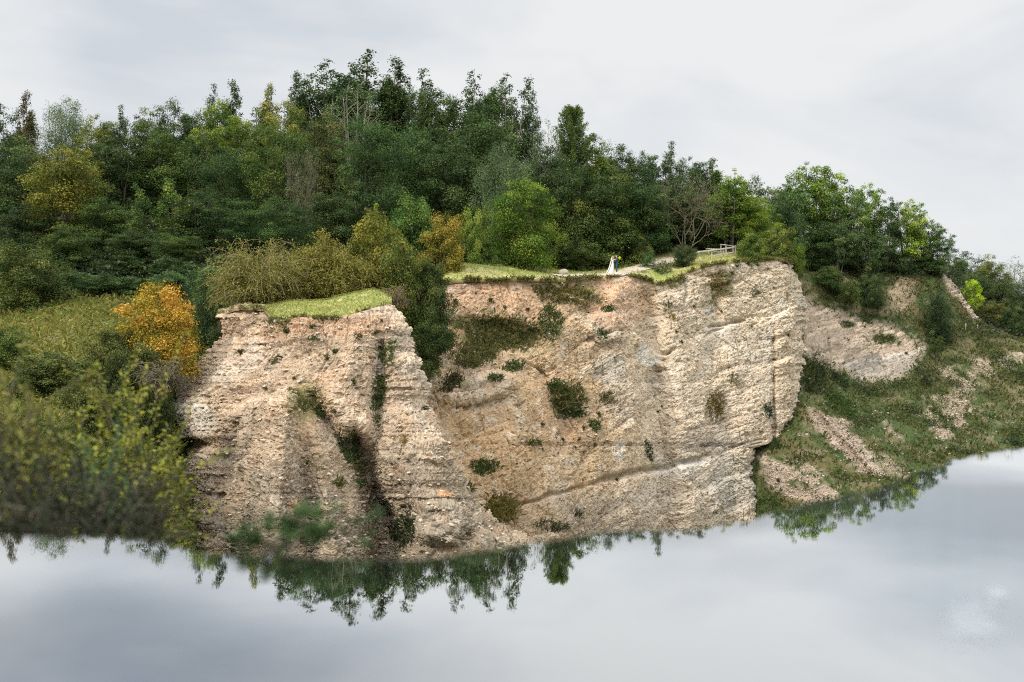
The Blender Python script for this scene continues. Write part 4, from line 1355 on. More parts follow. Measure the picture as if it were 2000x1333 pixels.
front = [
    ('bush', 62, 476, 74, 185, (0.062, 0.075, 0.026), 'big round dark olive bush at the left picture edge', 'L', None),
    ('bush', 200, 535, 79, 120, BLG, 'low blue green bush between the round dark bush and the orange bush', 'L', None),
    ('bush', 262, 542, 80, 110, BLG, 'low blue green bush right above the orange bush', 'L', None),
    ('bush', 405, 520, 77, 100, (0.050, 0.080, 0.036), 'green bush between the orange bush and the twig thicket', 'L', None),
    ('bush', 402, 560, 73, 70, (0.050, 0.075, 0.034), 'dark green bush wedged between orange bush and rock bastion', 'L', None),
    ('bush', 314, 556, 62, 200, ORG, 'large bush in orange autumn leaf left of the rock bastion', 'L', 715),
    ('thicket', 512, 444, 73, 225, OLY, 'arching thicket of tan twigs behind the rock bastion', 'TL', 608),
    ('leafthicket', 655, 430, 76, 230, (0.13, 0.115, 0.030), 'tangled olive thicket with red berries behind the grassy ledge', 'TL', 600),
    ('bush', 742, 420, 78, 170, OLY, 'tall olive yellow bush above the right end of the grassy ledge', 'TL', 600),
    ('bush', 790, 470, 76, 110, (0.085, 0.095, 0.028), 'olive bush sloping down to the gully right of the grassy ledge', 'TL', 640),
    ('slender', 735, 400, 86, 44, (0.17, 0.19, 0.03), 'narrow sapling with bright yellow top behind the olive thicket', 'TL', None),
    ('bush', 800, 384, 90, 145, (0.050, 0.085, 0.024), 'dark glossy green bush behind the yellow autumn bush', 'T', 550),
    ('bush', 866, 420, 88, 116, GLD, 'yellow and orange tinged autumn bush left of the grass mound', 'T', 540),
    ('bush', 925, 406, 93, 86, (0.095, 0.125, 0.030), 'small light green tree bush between autumn bush and bright round tree', 'T', 535),
    ('bush', 940, 470, 94, 90, MDG, 'green bush at the back of the grass mound', 'T', 535),
    ('round', 1018, 346, 97, 172, BRT, 'bright green round tree standing behind the grass mound', 'T', 541),
    ('bush', 1120, 388, 106, 140, OLV, 'tall olive hedge bush right of the bright round tree', 'T', None),
    ('bush', 1180, 424, 107, 160, (0.060, 0.078, 0.026), 'broad dark hedge bush behind the wedding couple', 'T', None),
    ('bush', 1130, 465, 103, 100, (0.058, 0.076, 0.026), 'lower dark hedge bush between bright round tree and couple', 'T', None),
    ('bush', 1226, 390, 111, 92, YLG, 'yellow green rounded bush above the hedge bushes', 'T', None),
    ('bush', 1248, 462, 107, 60, (0.075, 0.09, 0.03), 'small bush at the right end of the hedge', 'T', None),
    ('shrub', 1290, 440, 114, 60, BLG, 'dark shrub in the shade below the bare brown tree', 'T', None),
    ('bush', 1400, 440, 116, 120, DKG, 'dark bush in the shade behind the wooden fence', 'T', None),
    ('bush', 1320, 450, 117, 90, DKG, 'shadowy bush at the foot of the bare brown tree', 'T', None),
    ('shrub', 1270, 485, 104, 42, (0.060, 0.09, 0.04), 'upright young shrub by the path right of the couple', 'T', 545),
    ('shrub', 1296, 508, 103, 50, (0.07, 0.085, 0.04), 'loose low shrub on the cliff edge right of the couple', 'T', 548),
    ('twigshrub', 1258, 520, 101, 30, BRN, 'small brown withered shrub at the cliff edge', 'T', 545),
    ('bush', 1336, 476, 105, 66, (0.050, 0.062, 0.030), 'dark shrub at the left end of the wooden fence', 'T', 527),
    ('bush', 1466, 456, 107, 78, (0.085, 0.11, 0.03), 'green bush on the cliff edge right of the wooden fence', 'T', 512),
    ('bush', 1520, 446, 110, 90, (0.085, 0.10, 0.03), 'olive bush on the cliff top corner', 'T', 512),
    ('shrub', 1552, 470, 112, 50, YLG, 'yellow green shrub hanging over the cliff corner', 'T', 540),
    ('bush', 835, 505, 77.5, 100, (0.055, 0.068, 0.024), 'upper dark bush in the gully between bastion and cliff', 'TL', 640),
    ('bush', 852, 562, 76, 104, (0.046, 0.062, 0.022), 'large dark bush hanging in the gully beside the bastion', 'TL', 675),
    ('bush', 836, 628, 74.5, 88, (0.046, 0.062, 0.022), 'lowest dark shrub at the foot of the gully', 'TL', 728),
    ('twigshrub', 772, 536, 71, 60, (0.14, 0.09, 0.035), 'brown twiggy shrub at the right end of the grassy ledge', 'TL', 600),
    ('bush', 30, 500, 87, 150, DKG, 'dark bush above the round olive bush at the left picture edge', 'L', None),
    ('bush', 150, 492, 88, 150, (0.05, 0.075, 0.03), 'mid green bush at the wood edge right of the round olive bush', 'L', None),
    ('bush', 250, 500, 88, 140, DKG, 'shadowy bush under the left ivy wrapped tree', 'L', None),
    ('bush', 345, 505, 87, 140, (0.045, 0.07, 0.03), 'green bush under the right ivy wrapped tree', 'L', None),
    ('bush', 440, 500, 84, 120, DKG, 'dark bush between the ivy wrapped trees and the twig thicket', 'L', None),
    ('bush', 330, 530, 80, 110, (0.05, 0.085, 0.04), 'low blue green bush just behind the top of the orange bush', 'L', None),
    ('bush', 140, 528, 80, 110, (0.05, 0.08, 0.036), 'low green bush touching the round olive bush on its right', 'L', None),
    # left slope
    ('bush', 215, 640, 60, 130, (0.080, 0.085, 0.03), 'low olive bush on the meadow slope left of the orange bush', 'L', None),
    ('bush', 268, 672, 54, 150, (0.050, 0.058, 0.022), 'dark olive bush below the orange bush', 'L', None),
    ('bush', 362, 690, 66, 70, (0.045, 0.085, 0.024), 'fresh green bush against the left flank of the bastion', 'L', 800),
    ('bush', 292, 745, 55, 120, (0.035, 0.05, 0.018), 'dark bush in the hollow left of the bastion', 'L', 900),
    ('twigshrub', 318, 672, 52, 110, BRN, 'bare brown twiggy shrub below the orange bush', 'L', 760),
    ('bush', 95, 690, 56, 190, (0.065, 0.075, 0.025), 'wide low olive bush on the meadow slope near the left edge', 'L', None),
    ('bush', 20, 640, 60, 120, (0.060, 0.080, 0.025), 'green bush at the left picture edge on the meadow slope', 'L', None),
    ('bush', 190, 745, 46, 170, (0.060, 0.066, 0.022), 'olive bush halfway down the meadow slope', 'L', None),
    ('bush', 262, 850, 44, 130, (0.032, 0.044, 0.018), 'dark bush low in the hollow beside the bastion foot', 'L', 1010),
    ('bush', 130, 830, 36, 220, (0.045, 0.055, 0.018), 'shaded bush behind the blurred foreground saplings', 'L', 1010),
    ('bush', 30, 800, 38, 180, (0.065, 0.07, 0.022), 'brownish olive bush at the left edge behind the saplings', 'L', 1000),
    # right valley
    ('bush', 1696, 535, 126, 70, (0.04, 0.06, 0.024), 'dark bush at the top of the scarp below the ridge trees', 'R', None),
    ('bush', 1620, 520, 125, 80, (0.05, 0.07, 0.026), 'green bush on the slope top just right of the cliff corner', 'R', None),
    ('shrub', 1712, 560, 123, 46, (0.045, 0.06, 0.026), 'small dark shrub on the grassy slope below the ridge', 'R', 600),
    ('shrub', 1660, 545, 122, 50, (0.07, 0.085, 0.03), 'pale olive shrub on the grassy slope right of the cliff', 'R', 590),
    ('bush', 1836, 572, 127, 76, (0.036, 0.052, 0.026), 'large dark thorn bush on the scree slope below the rock nose', 'R', 668),
    ('shrub', 1832, 655, 122, 40, (0.05, 0.065, 0.025), 'little dark shrub right under the thorn bush', 'R', 685),
    ('shrub', 1692, 880, 100, 56, (0.055, 0.055, 0.02), 'brown green shrub at the bottom of the scree fan', 'R', 945),
    ('shrub', 1730, 905, 100, 44, (0.05, 0.065, 0.03), 'grey green shrub next to the brown one by the added pool edge', 'R', 945),
    ('shrub', 1735, 850, 103, 30, (0.06, 0.07, 0.03), 'thin small shrub on the upper scree fan', 'R', 890),
    ('shrub', 1975, 850, 103, 60, (0.03, 0.045, 0.025), 'dark shrub at the right picture edge above the added pool', 'R', 905),
    ('shrub', 1812, 728, 117, 30, (0.035, 0.045, 0.022), 'tiny dark shrub on the green hollow floor', 'R', 752),
]
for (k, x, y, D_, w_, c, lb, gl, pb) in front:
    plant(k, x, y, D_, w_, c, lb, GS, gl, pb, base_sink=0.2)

ridge = [
    ('open', 1574, 317, 134, 120, BRT, 'tallest light green tree at the left end of the ridge group'),
    ('open', 1545, 352, 131, 80, BLG, 'blue green tree leaning left at the start of the ridge group'),
    ('open', 1622, 338, 136, 90, YLG, 'second tall tree of the ridge group with yellow tipped top'),
    ('open', 1655, 352, 133, 100, MDG, 'round mid green tree in the middle of the ridge group'),
    ('open', 1696, 358, 136, 90, BRT, 'light green tree just right of the middle of the ridge group'),
    ('open', 1736, 386, 134, 70, DKG, 'dark narrow tree in the right half of the ridge group'),
    ('open', 1776, 390, 135, 84, YLG, 'yellow green domed tree in the right half of the ridge group'),
    ('open', 1806, 412, 136, 64, MDG, 'shorter green tree third from the right end of the ridge'),
    ('open', 1836, 442, 136, 66, BLG, 'last low tree of the ridge leaning over the rock nose'),
    ('broad', 1600, 432, 131, 100, DKG, 'dark low crown under the tallest ridge tree'),
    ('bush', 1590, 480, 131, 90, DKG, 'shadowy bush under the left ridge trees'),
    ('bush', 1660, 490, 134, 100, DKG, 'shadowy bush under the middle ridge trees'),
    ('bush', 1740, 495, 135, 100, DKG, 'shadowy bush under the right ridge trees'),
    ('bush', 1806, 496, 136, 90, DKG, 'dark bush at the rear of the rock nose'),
    ('open', 1640, 420, 129, 70, DKG, 'half hidden small dark tree in front of the ridge group middle'),
    ('open', 1700, 440, 130, 70, DKG, 'half hidden small dark tree in front of the ridge group right'),
]
for (k, x, y, D_, w_, c, lb) in ridge:
    plant(k, x, y, D_, w_, c, lb, GR, 'R')
far = [
    ('broad', 1892, 492, 215, 90, (0.055, 0.075, 0.05), 'far round tree on the horizon just right of the ridge end'),
    ('broad', 1868, 502, 170, 60, MDG, 'green tree peeping out behind the rock nose'),
    ('broad', 1935, 498, 178, 76, OLV, 'olive far tree with some gold leaves right of the horizon tree'),
    ('thin', 1982, 500, 200, 80, GRY, 'thin see through far tree at the right picture edge'),
    ('broad', 1910, 530, 160, 70, (0.05, 0.07, 0.03), 'dark far tree behind the bright yellow green tree'),
    ('broad', 1955, 545, 158, 80, (0.055, 0.07, 0.03), 'olive far tree right of the bright yellow green tree'),
    ('broad', 1998, 545, 150, 60, DKG, 'very dark tree cut off by the right picture edge'),
    ('round', 1896, 545, 146, 46, LIM, 'bright yellow green tree beyond the rock nose'),
    ('bush', 1940, 590, 142, 70, (0.085, 0.085, 0.03), 'olive bush right of the rock nose'),
    ('bush', 1985, 600, 140, 60, DKG, 'dark bush at the right edge below the far trees'),
    ('bush', 1915, 605, 144, 50, (0.06, 0.075, 0.03), 'small green bush below the bright yellow green tree'),
]
for (k, x, y, D_, w_, c, lb) in far:
    plant(k, x, y, D_, w_, c, lb, GF, 'R')

# ------------------------------------------------------------------ undergrowth, grass, stones (nobody could count them)


def scatter_leaves(name, pts, nrm, size, asp, col, seed, clump=0.8, per=24):
    rng = np.random.default_rng(seed)
    n = len(pts)
    C = np.repeat(pts, per, 0) + rng.normal(size=(n * per, 3)) * clump * np.array([1, 1, 0.6])
    N_ = np.array([0, 0, 0.7]) + rng.normal(size=(n * per, 3)) * 0.5
    V, Q = leaf_geo(C, N_, size * (0.6 + 0.8 * rng.random(n * per)), asp, rng)
    var = np.repeat(np.clip(np.repeat(rng.random(n), per) * 0.6 + 0.2 + 0.15 * rng.normal(size=n * per), 0, 1), 4)
    o = link(name, mesh_np(name, V, Q, mat=M_LEAF, pattr={'var': var}))
    o.color = (*col, 1)
    return o


def pick(layer, weight, n, seed):
    rng = np.random.default_rng(seed)
    w = weight.ravel().astype(float)
    area = np.linalg.norm(np.cross(np.gradient(layer.P, axis=0), np.gradient(layer.P, axis=1)), axis=-1).ravel()
    w = w * area
    k = rng.choice(len(w), n, p=w / w.sum())
    return layer.P.reshape(-1, 3)[k], layer.N.reshape(-1, 3)[k]


def blades(acc, pts, L, wid, rng, lean=0.45, up=(0, 0, 1.0), nrm=None, per=1):
    """bent tapering blades rooted at pts"""
    n = len(pts)
    u = np.broadcast_to(np.asarray(up, float), (n, 3)) if nrm is None else nrm
    d = u + rng.normal(size=(n, 3)) * lean
    d /= np.linalg.norm(d, axis=1, keepdims=True)
    side = np.cross(d, rng.normal(size=(n, 3)))
    side /= np.linalg.norm(side, axis=1, keepdims=True) + 1e-9
    L = (L * (0.5 + rng.random(n)))[:, None]
    w = wid * (0.7 + 0.6 * rng.random(n))[:, None]
    bend = rng.normal(size=(n, 3)) * 0.25 * L
    bend[:, 2] = -0.15 * L[:, 0]
    a = pts - side * w * 0.5
    b = pts + side * w * 0.5
    c = pts + d * L * 0.6 + side * w * 0.4
    e_ = pts + d * L + bend
    V = np.stack([a, b, c, e_], 1).reshape(-1, 3)
    acc.add(V, np.arange(4 * n).reshape(n, 4), np.repeat(rng.random(n), 4))


ugp, ugn = [], []
edge_ = lin([(560, 86), (850, 99), (1000, 103), (1150, 110), (1240, 114), (1340, 118), (1450, 121), (1560, 122)], LT.px)
p, n_ = pick(LT, (LT.D > edge_) & (LT.D < 150), 1500, 1)
ugp.append(p)
p, n_ = pick(LL, (LL.D > 80) & (LL.D < 150), 1700, 2)
ugp.append(p)
p, n_ = pick(LR, (LR.D > 130) & (LR.D < 165), 500, 3)
ugp.append(p)
ugp = np.concatenate(ugp)
ugp[:, 2] += 0.6
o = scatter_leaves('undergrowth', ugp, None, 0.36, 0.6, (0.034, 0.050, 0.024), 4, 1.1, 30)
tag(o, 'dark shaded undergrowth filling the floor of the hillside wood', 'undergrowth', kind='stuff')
# scrubby cover of the left slope
p, n_ = pick(LL, (LL.D > 24) & (LL.D < 84) & (LL.px < 460), 1500, 5)
o = scatter_leaves('ground_cover', p + np.array([0, 0, 0.25]), None, 0.15, 0.55, (0.115, 0.145, 0.032), 6, 0.55, 34)
tag(o, 'low green and olive brambles covering the left slope', 'ground cover', kind='stuff')
# long grass of the left slope
A_ = Acc()
rng = np.random.default_rng(7)
p, n_ = pick(LL, (LL.D > 30) & (LL.D < 84) & (LL.px < 420), 52000, 8)
blades(A_, p, 0.48, 0.042, rng, 0.6)
o = link('meadow_grass', A_.mesh('meadow_grass', M_BLADE))
o.color = (0.20, 0.205, 0.05, 1)
tag(o, 'long olive meadow grass on the left slope', 'grass', kind='stuff')
# short turf of plateau and ledge
A_ = Acc()
p, n_ = pick(LT, (LT.D < 112) * (LT.py < 600), 26000, 9)
blades(A_, p, 0.16, 0.05, rng)
p, n_ = pick(LC, (LC.px > 520) * (LC.D < 72.5) * 1.0, 9000, 10)
blades(A_, p, 0.13, 0.035, rng)
o = link('turf', A_.mesh('turf', M_BLADE))
o.color = (0.29, 0.315, 0.09, 1)
tag(o, 'short sunlit turf on the cliff top and on the grassy ledge', 'grass', kind='stuff')
# ragged weeds hanging over the broken turf edges
A_ = Acc()
lip_ = Pp[1][project(Pp[1])[0] > 840]
k = rng.integers(0, len(lip_) - 1, 7000)
p = lip_[k] + (lip_[k + 1] - lip_[k]) * rng.random((7000, 1)) + rng.normal(size=(7000, 3)) * np.array([0.05, 0.10, 0.06])
w_ = fbm(p, 0.7, 3, 71)
p = p[w_ > 0.45]
blades(A_, p, 0.34, 0.045, rng, 0.45, up=(0, -0.75, 0.25))
lipc = Pt[1]
k = rng.integers(0, len(lipc) - 1, 2000)
p = lipc[k] + (lipc[k + 1] - lipc[k]) * rng.random((2000, 1)) + rng.normal(size=(2000, 3)) * np.array([0.04, 0.08, 0.05])
p = p[fbm(p, 0.5, 3, 72) > 0.45]
blades(A_, p, 0.26, 0.032, rng, 0.45, up=(0, -0.7, 0.3))
o = link('rim_weeds', A_.mesh('rim_weeds', M_BLADE))
o.color = (0.21, 0.21, 0.07, 1)
tag(o, 'ragged weeds hanging over the broken turf edges of cliff and bastion', 'weeds', kind='stuff')
# rough grass on the valley side
A_ = Acc()
p, n_ = pick(LR, GREENM * (0.25 + sstep(fbm(LR.P, 1.6, 3, 221), 0.4, 0.6)), 52000, 11)
blades(A_, p, 0.42, 0.08, rng, 0.5)
o = link('rough_grass', A_.mesh('rough_grass', M_BLADE))
o.color = (0.075, 0.09, 0.028, 1)
tag(o, 'rough green grass over the valley side right of the cliff', 'grass', kind='stuff')
p, n_ = pick(LR, GREENM * sstep(fbm(LR.P, 4.5, 3, 223), 0.52, 0.66) * (LR.py > 690), 800, 12)
o = scatter_leaves('low_scrub', p + np.array([0, 0, 0.2]), None, 0.22, 0.6, (0.040, 0.062, 0.022), 13, 0.45, 26)
tag(o, 'low green scrub in strips down the valley side', 'scrub', kind='stuff')
# stones
ico = bmesh.new()
bmesh.ops.create_icosphere(ico, subdivisions=1, radius=0.5)
IV = np.array([v.co[:] for v in ico.verts])
IT = np.array([[v.index for v in f.verts] for f in ico.faces])
ico.free()


def stones(name, pts, smin, smax, colr, seed, flat=0.6):
    rng = np.random.default_rng(seed)
    V, T = [], []
    for i, c in enumerate(pts):
        s_ = smin + (smax - smin) * rng.random() ** 3
        J = IV * (1 + 0.35 * rng.normal(size=IV.shape)) * np.array([1, 0.8, flat]) * s_
        a = rng.random() * 6.28
        R = np.array([[math.cos(a), -math.sin(a), 0], [math.sin(a), math.cos(a), 0], [0, 0, 1]])
        V.append(J @ R.T + c)
        T.append(IT + i * len(IV))
    V = np.concatenate(V)
    cc = np.repeat(np.asarray(colr) * (0.75 + 0.5 * rng.random((len(pts), 1))), len(IV), 0)
    return link(name, mesh_np(name, V, None, np.concatenate(T), mat=M_ROCK, pcol=cc))


p, n_ = pick(LR, SCREEM + 0.02 * (LR.D < 112) * (LR.px > 1500), 5200, 14)
o = stones('scree', p + n_ * 0.03, 0.08, 0.32, (0.40, 0.325, 0.26), 15)
tag(o, 'pale pinkish scree stones strewn over the valley side', 'scree', kind='stuff')
p, n_ = pick(LP, 1.0 * (LP.py < 1090), 2600, 16)
p2, n2_ = pick(LM, 1.0 * (LM.py < 1090), 3200, 17)
o = stones('rubble', np.concatenate([p + n_ * 0.04, p2 + n2_ * 0.04]), 0.07, 0.34, (0.50, 0.41, 0.31), 18, 0.5)
tag(o, 'loose limestone chips lodged all over the cliff faces', 'rubble', kind='stuff')

# ------------------------------------------------------------------ plants on the rock
GT = 'tufts growing on the cliff faces'


def main_clump(pts, r):
    """the largest group of points that hang together"""
    n = len(pts)
    lab = np.arange(n)
    dd = ((pts[:, None] - pts[None]) ** 2).sum(-1) < r * r
    while True:
        new = np.where(dd, lab[None, :], n).min(1)
        new = new[new]
        if (new == lab).all():
            break
        lab = new
    u_, c_ = np.unique(lab, return_counts=True)
    return lab == u_[np.argmax(c_)]


def patch(layer, cx, cy, rx, ry, ang, n, L, wid, colr, label, name='grass_patch', cat='grass patch', leafy=0.0, seed=0):
    m = ell(layer.px, layer.py, cx, cy, rx, ry, ang, 0.5)
    m = m * m * (0.5 + 0.5 * sstep(fbm(layer.P, 0.8, 3, 500 + seed), 0.4, 0.6))
    pts, nr = pick(layer, m, n, 600 + seed)
    kp = main_clump(pts, 0.62 * L)
    pts, nr = pts[kp], nr[kp]
    n = len(pts)
    rng = np.random.default_rng(700 + seed)
    c0 = pts.mean(0)
    A_ = Acc()
    blades(A_, pts - c0, L, wid, rng, 0.5, nrm=nr * 0.5 + np.array([0, 0, 0.8]))
    if leafy:
        k = int(n * leafy)
        j = rng.integers(0, n, k)
        V, Q = leaf_geo(pts[j] - c0 + nr[j] * L * 0.7 * rng.random((k, 1)) + rng.normal(size=(k, 3)) * 0.08, nr[j] + rng.normal(size=(k, 3)) * 0.6 + np.array([0, 0, 0.5]), 0.105, 0.6, rng)
        A_.add(V, Q, np.repeat(rng.random(k) * 0.8, 4))
    o = link(name, A_.mesh(name, M_BLADE))
    o.location = c0
    o.color = (*colr, 1)
    tag(o, label, cat, GT)
    return o


GRN = (0.07, 0.10, 0.03)
DRY = (0.20, 0.165, 0.055)
OLG = (0.13, 0.135, 0.045)
pl = [
    (LP, 756, 690, 16, 26, 0, 420, 0.30, 0.045, GRN, 'dark green tuft high on the right side of the bastion face', 0.5),
    (LP, 740, 772, 14, 36, 12, 480, 0.30, 0.045, GRN, 'long green tuft strip below the highest tuft on the bastion', 0.5),
    (LP, 735, 820, 9, 9, 0, 120, 0.25, 0.045, OLG, 'small olive tuft under the long tuft strip on the bastion', 0.2),
    (LP, 682, 872, 20, 38, -15, 620, 0.30, 0.045, GRN, 'large green tuft in the middle gully of the bastion', 0.5),
    (LP, 704, 912, 16, 14, 30, 260, 0.28, 0.045, OLG, 'olive tuft at the lower end of the bastion middle gully', 0.3),
    (LP, 590, 782, 34, 22, 35, 620, 0.26, 0.04, OLG, 'olive grass patch on the shoulder of the front spur', 0.2),
    (LP, 622, 810, 14, 16, 40, 200, 0.26, 0.04, GRN, 'green tuft trailing right of the front spur', 0.3),
    (LP, 612, 663, 14, 6, 0, 110, 0.2, 0.04, GRN, 'small green tuft below the grassy ledge on the bastion', 0.4),
    (LP, 790, 1040, 26, 34, 10, 700, 0.36, 0.05, (0.035, 0.05, 0.022), 'dark bushy tuft low on the bastion', 0.8),
    (LP, 758, 992, 14, 16, 0, 220, 0.3, 0.045, (0.045, 0.06, 0.024), 'dark tuft just above the low bushy tuft on the bastion', 0.5),
    (LP, 706, 944, 16, 8, 0, 160, 0.25, 0.045, GRN, 'green tuft on a ledge in the bastion centre', 0.4),
    (LP, 663, 944, 14, 10, 0, 130, 0.25, 0.045, OLG, 'olive tuft left of the central ledge tuft', 0.3),
    (LP, 788, 860, 8, 12, 0, 90, 0.22, 0.04, DRY, 'dry brown tuft right of the middle gully', 0.0),
    (LP, 545, 628, 28, 9, 0, 420, 0.18, 0.035, (0.13, 0.15, 0.045), 'green fringe hanging at the left end of the grassy ledge', 0.2),
    (LP, 640, 622, 34, 5, 0, 300, 0.2, 0.035, (0.10, 0.10, 0.035), 'overhanging turf fringe under the middle of the grassy ledge', 0.0),
    (LP, 535, 707, 9, 5, -40, 80, 0.2, 0.04, OLG, 'tiny tuft on the left half of the bastion face', 0.0),
    (LP, 810, 1000, 30, 22, 0, 180, 0.3, 0.045, (0.06, 0.065, 0.03), 'faint weeds near the bottom right of the bastion', 0.3),
    (LM, 985, 650, 80, 34, 8, 2600, 0.42, 0.06, OLG, 'biggest green patch on the cliff, upper left part', 0.5),
    (LM, 930, 690, 52, 28, -8, 1300, 0.42, 0.06, OLG, 'olive patch below and left of the biggest green patch', 0.4),
    (LM, 1075, 632, 24, 34, 0, 620, 0.40, 0.06, GRN, 'green strip hanging right of the biggest green patch', 0.5),
    (LM, 1108, 578, 66, 20, 6, 1700, 0.30, 0.055, (0.14, 0.13, 0.04), 'olive grass patch just under the plateau rim', 0.1),
    (LM, 1060, 566, 24, 8, 0, 260, 0.28, 0.05, OLG, 'thin grass strip under the rim left of the olive patch', 0.1),
    (LM, 1002, 718, 26, 12, -12, 320, 0.36, 0.06, GRN, 'green tuft below the biggest green patch', 0.5),
    (LM, 968, 740, 16, 7, 0, 160, 0.3, 0.06, GRN, 'small dark tuft lower left of that green tuft', 0.5),
    (LM, 882, 748, 26, 16, -20, 420, 0.36, 0.06, (0.06, 0.065, 0.026), 'dark tuft right of the gully foot', 0.5),
    (LM, 920, 712, 20, 10, 0, 260, 0.34, 0.06, OLG, 'olive tuft right above the gully foot', 0.3),
    (LM, 1108, 782, 34, 36, 40, 1100, 0.44, 0.06, (0.10, 0.105, 0.036), 'large tuft in the middle of the cliff', 0.3),
    (LM, 1085, 758, 16, 14, 40, 280, 0.36, 0.06, GRN, 'green tuft at the upper end of the large middle tuft', 0.6),
    (LM, 1115, 808, 26, 8, 5, 300, 0.34, 0.06, (0.04, 0.06, 0.024), 'dark green fringe under the large middle tuft', 0.6),
    (LM, 1162, 832, 16, 10, 40, 240, 0.32, 0.06, GRN, 'green tuft lower right of the large middle tuft', 0.6),
    (LM, 945, 915, 28, 16, 0, 420, 0.38, 0.06, GRN, 'wide green tuft low on the cliff beside the bastion', 0.5),
    (LM, 914, 962, 11, 18, 0, 220, 0.34, 0.055, GRN, 'green tuft squeezed in at the bastion edge', 0.5),
    (LM, 978, 1000, 36, 30, 0, 900, 0.5, 0.055, (0.15, 0.135, 0.035), 'golden olive clump at the foot of the cliff by the bastion', 0.4),
    (LM, 1187, 604, 15, 7, -5, 150, 0.3, 0.06, GRN, 'small green tuft below the couple', 0.3),
    (LM, 1178, 655, 11, 14, 0, 160, 0.3, 0.06, GRN, 'green tuft under the small tuft below the couple', 0.4),
    (LM, 1184, 780, 12, 14, 20, 160, 0.34, 0.06, OLG, 'olive tuft on the ochre part of the cliff centre', 0.2),
    (LM, 1044, 866, 15, 6, 0, 130, 0.3, 0.06, GRN, 'flat green tuft below the cliff centre', 0.6),
    (LM, 1398, 795, 19, 32, 8, 620, 0.40, 0.055, (0.19, 0.15, 0.05), 'golden dry clump in the lower middle of the pale cliff', 0.1),
    (LM, 1500, 803, 11, 18, 0, 300, 0.3, 0.055, (0.05, 0.07, 0.03), 'oval dark green clump on the right part of the pale cliff', 0.7),
    (LM, 1268, 884, 9, 24, -25, 240, 0.32, 0.055, (0.045, 0.06, 0.024), 'slanting green tuft in the lower cliff cleft', 0.5),
    (LM, 1402, 556, 18, 18, 40, 340, 0.36, 0.055, DRY, 'dry weedy clump below the fence', 0.2),
    (LM, 1432, 742, 14, 10, 40, 110, 0.3, 0.05, OLG, 'sparse olive tuft on the right middle of the pale cliff', 0.2),
    (LM, 1305, 596, 9, 6, 0, 80, 0.25, 0.05, GRN, 'little green tuft under the right cliff edge bulge', 0.4),
    (LM, 1312, 622, 6, 9, -20, 70, 0.25, 0.05, (0.2, 0.17, 0.04), 'yellowish little tuft right of the cliff edge bulge', 0.0),
    (LM, 1473, 573, 11, 7, 0, 90, 0.28, 0.05, GRN, 'small tuft high on the pale cliff below the cliff edge bush', 0.3),
    (LM, 1316, 545, 26, 8, 0, 420, 0.22, 0.05, (0.17, 0.2, 0.05), 'bright turf cushion spilling over the right cliff edge bulge', 0.1),
    (LM, 1128, 1005, 14, 10, 0, 130, 0.3, 0.05, (0.05, 0.055, 0.025), 'dark tuft near the cliff bottom left of the long joint', 0.4),
    (LM, 1073, 1030, 40, 10, 5, 300, 0.34, 0.05, (0.06, 0.07, 0.03), 'weedy strip along the cliff foot', 0.4),
    (LR, 1500, 868, 30, 12, 10, 700, 0.4, 0.07, (0.055, 0.08, 0.026), 'green ledge patch at the foot of the pale cliff corner', 0.6),
    (LR, 1590, 740, 26, 36, 20, 800, 0.45, 0.075, (0.045, 0.065, 0.024), 'dark green scrub patch right under the cliff corner', 0.8),
    (LR, 1640, 790, 40, 16, 38, 900, 0.45, 0.075, (0.05, 0.085, 0.024), 'bright green scrub strip running down from the cliff corner', 0.8),
    (LR, 1640, 745, 24, 9, 38, 360, 0.4, 0.075, (0.04, 0.06, 0.026), 'thin dark scrub strip above the bright scrub strip', 0.8),
    (LR, 1728, 663, 24, 9, 0, 380, 0.3, 0.06, (0.08, 0.095, 0.03), 'grass patch in the middle of the grey scarp', 0.3),
    (LR, 1655, 634, 15, 7, 0, 180, 0.3, 0.06, (0.09, 0.095, 0.035), 'small grass patch high on the grey scarp', 0.2),
]
for i, (ly, cx, cy, rx, ry, ang, n, L, wd, c, lb, lf) in enumerate(pl):
    patch(ly, cx, cy, rx, ry, ang, n, L, wd, c, lb, leafy=lf, seed=i)
# tiny tufts nobody can tell apart
tuftm = []
for sd in (1, 2, 3):
    rg = np.random.default_rng(900 + sd)
    A_ = Acc()
    p0 = rg.normal(size=(46, 3)) * np.array([0.08, 0.08, 0.02])
    blades(A_, p0, 0.24, 0.045, rg, 0.7)
    V, Q = leaf_geo(rg.normal(size=(24, 3)) * 0.07 + np.array([0, 0, 0.1]), rg.normal(size=(24, 3)) + np.array([0, 0, 0.6]), 0.11, 0.6, rg)
    A_.add(V, Q, np.repeat(rg.random(24) * 0.7, 4))
    tuftm.append(A_.mesh('grass_tuft', M_BLADE))
rg = np.random.default_rng(77)
tm0 = [bpy.data.objects.new('grass_tuft', me) for me in tuftm]
spots = []
for (x, y) in ((545, 700), (575, 740), (640, 700), (700, 660), (718, 640), (735, 650), (760, 640), (745, 628), (770, 660), (655, 690), (500, 610), (600, 905), (560, 650), (690, 745), (655, 805), (830, 800), (470, 690), (520, 760), (610, 640)):
    spots.append((LP, x, y))
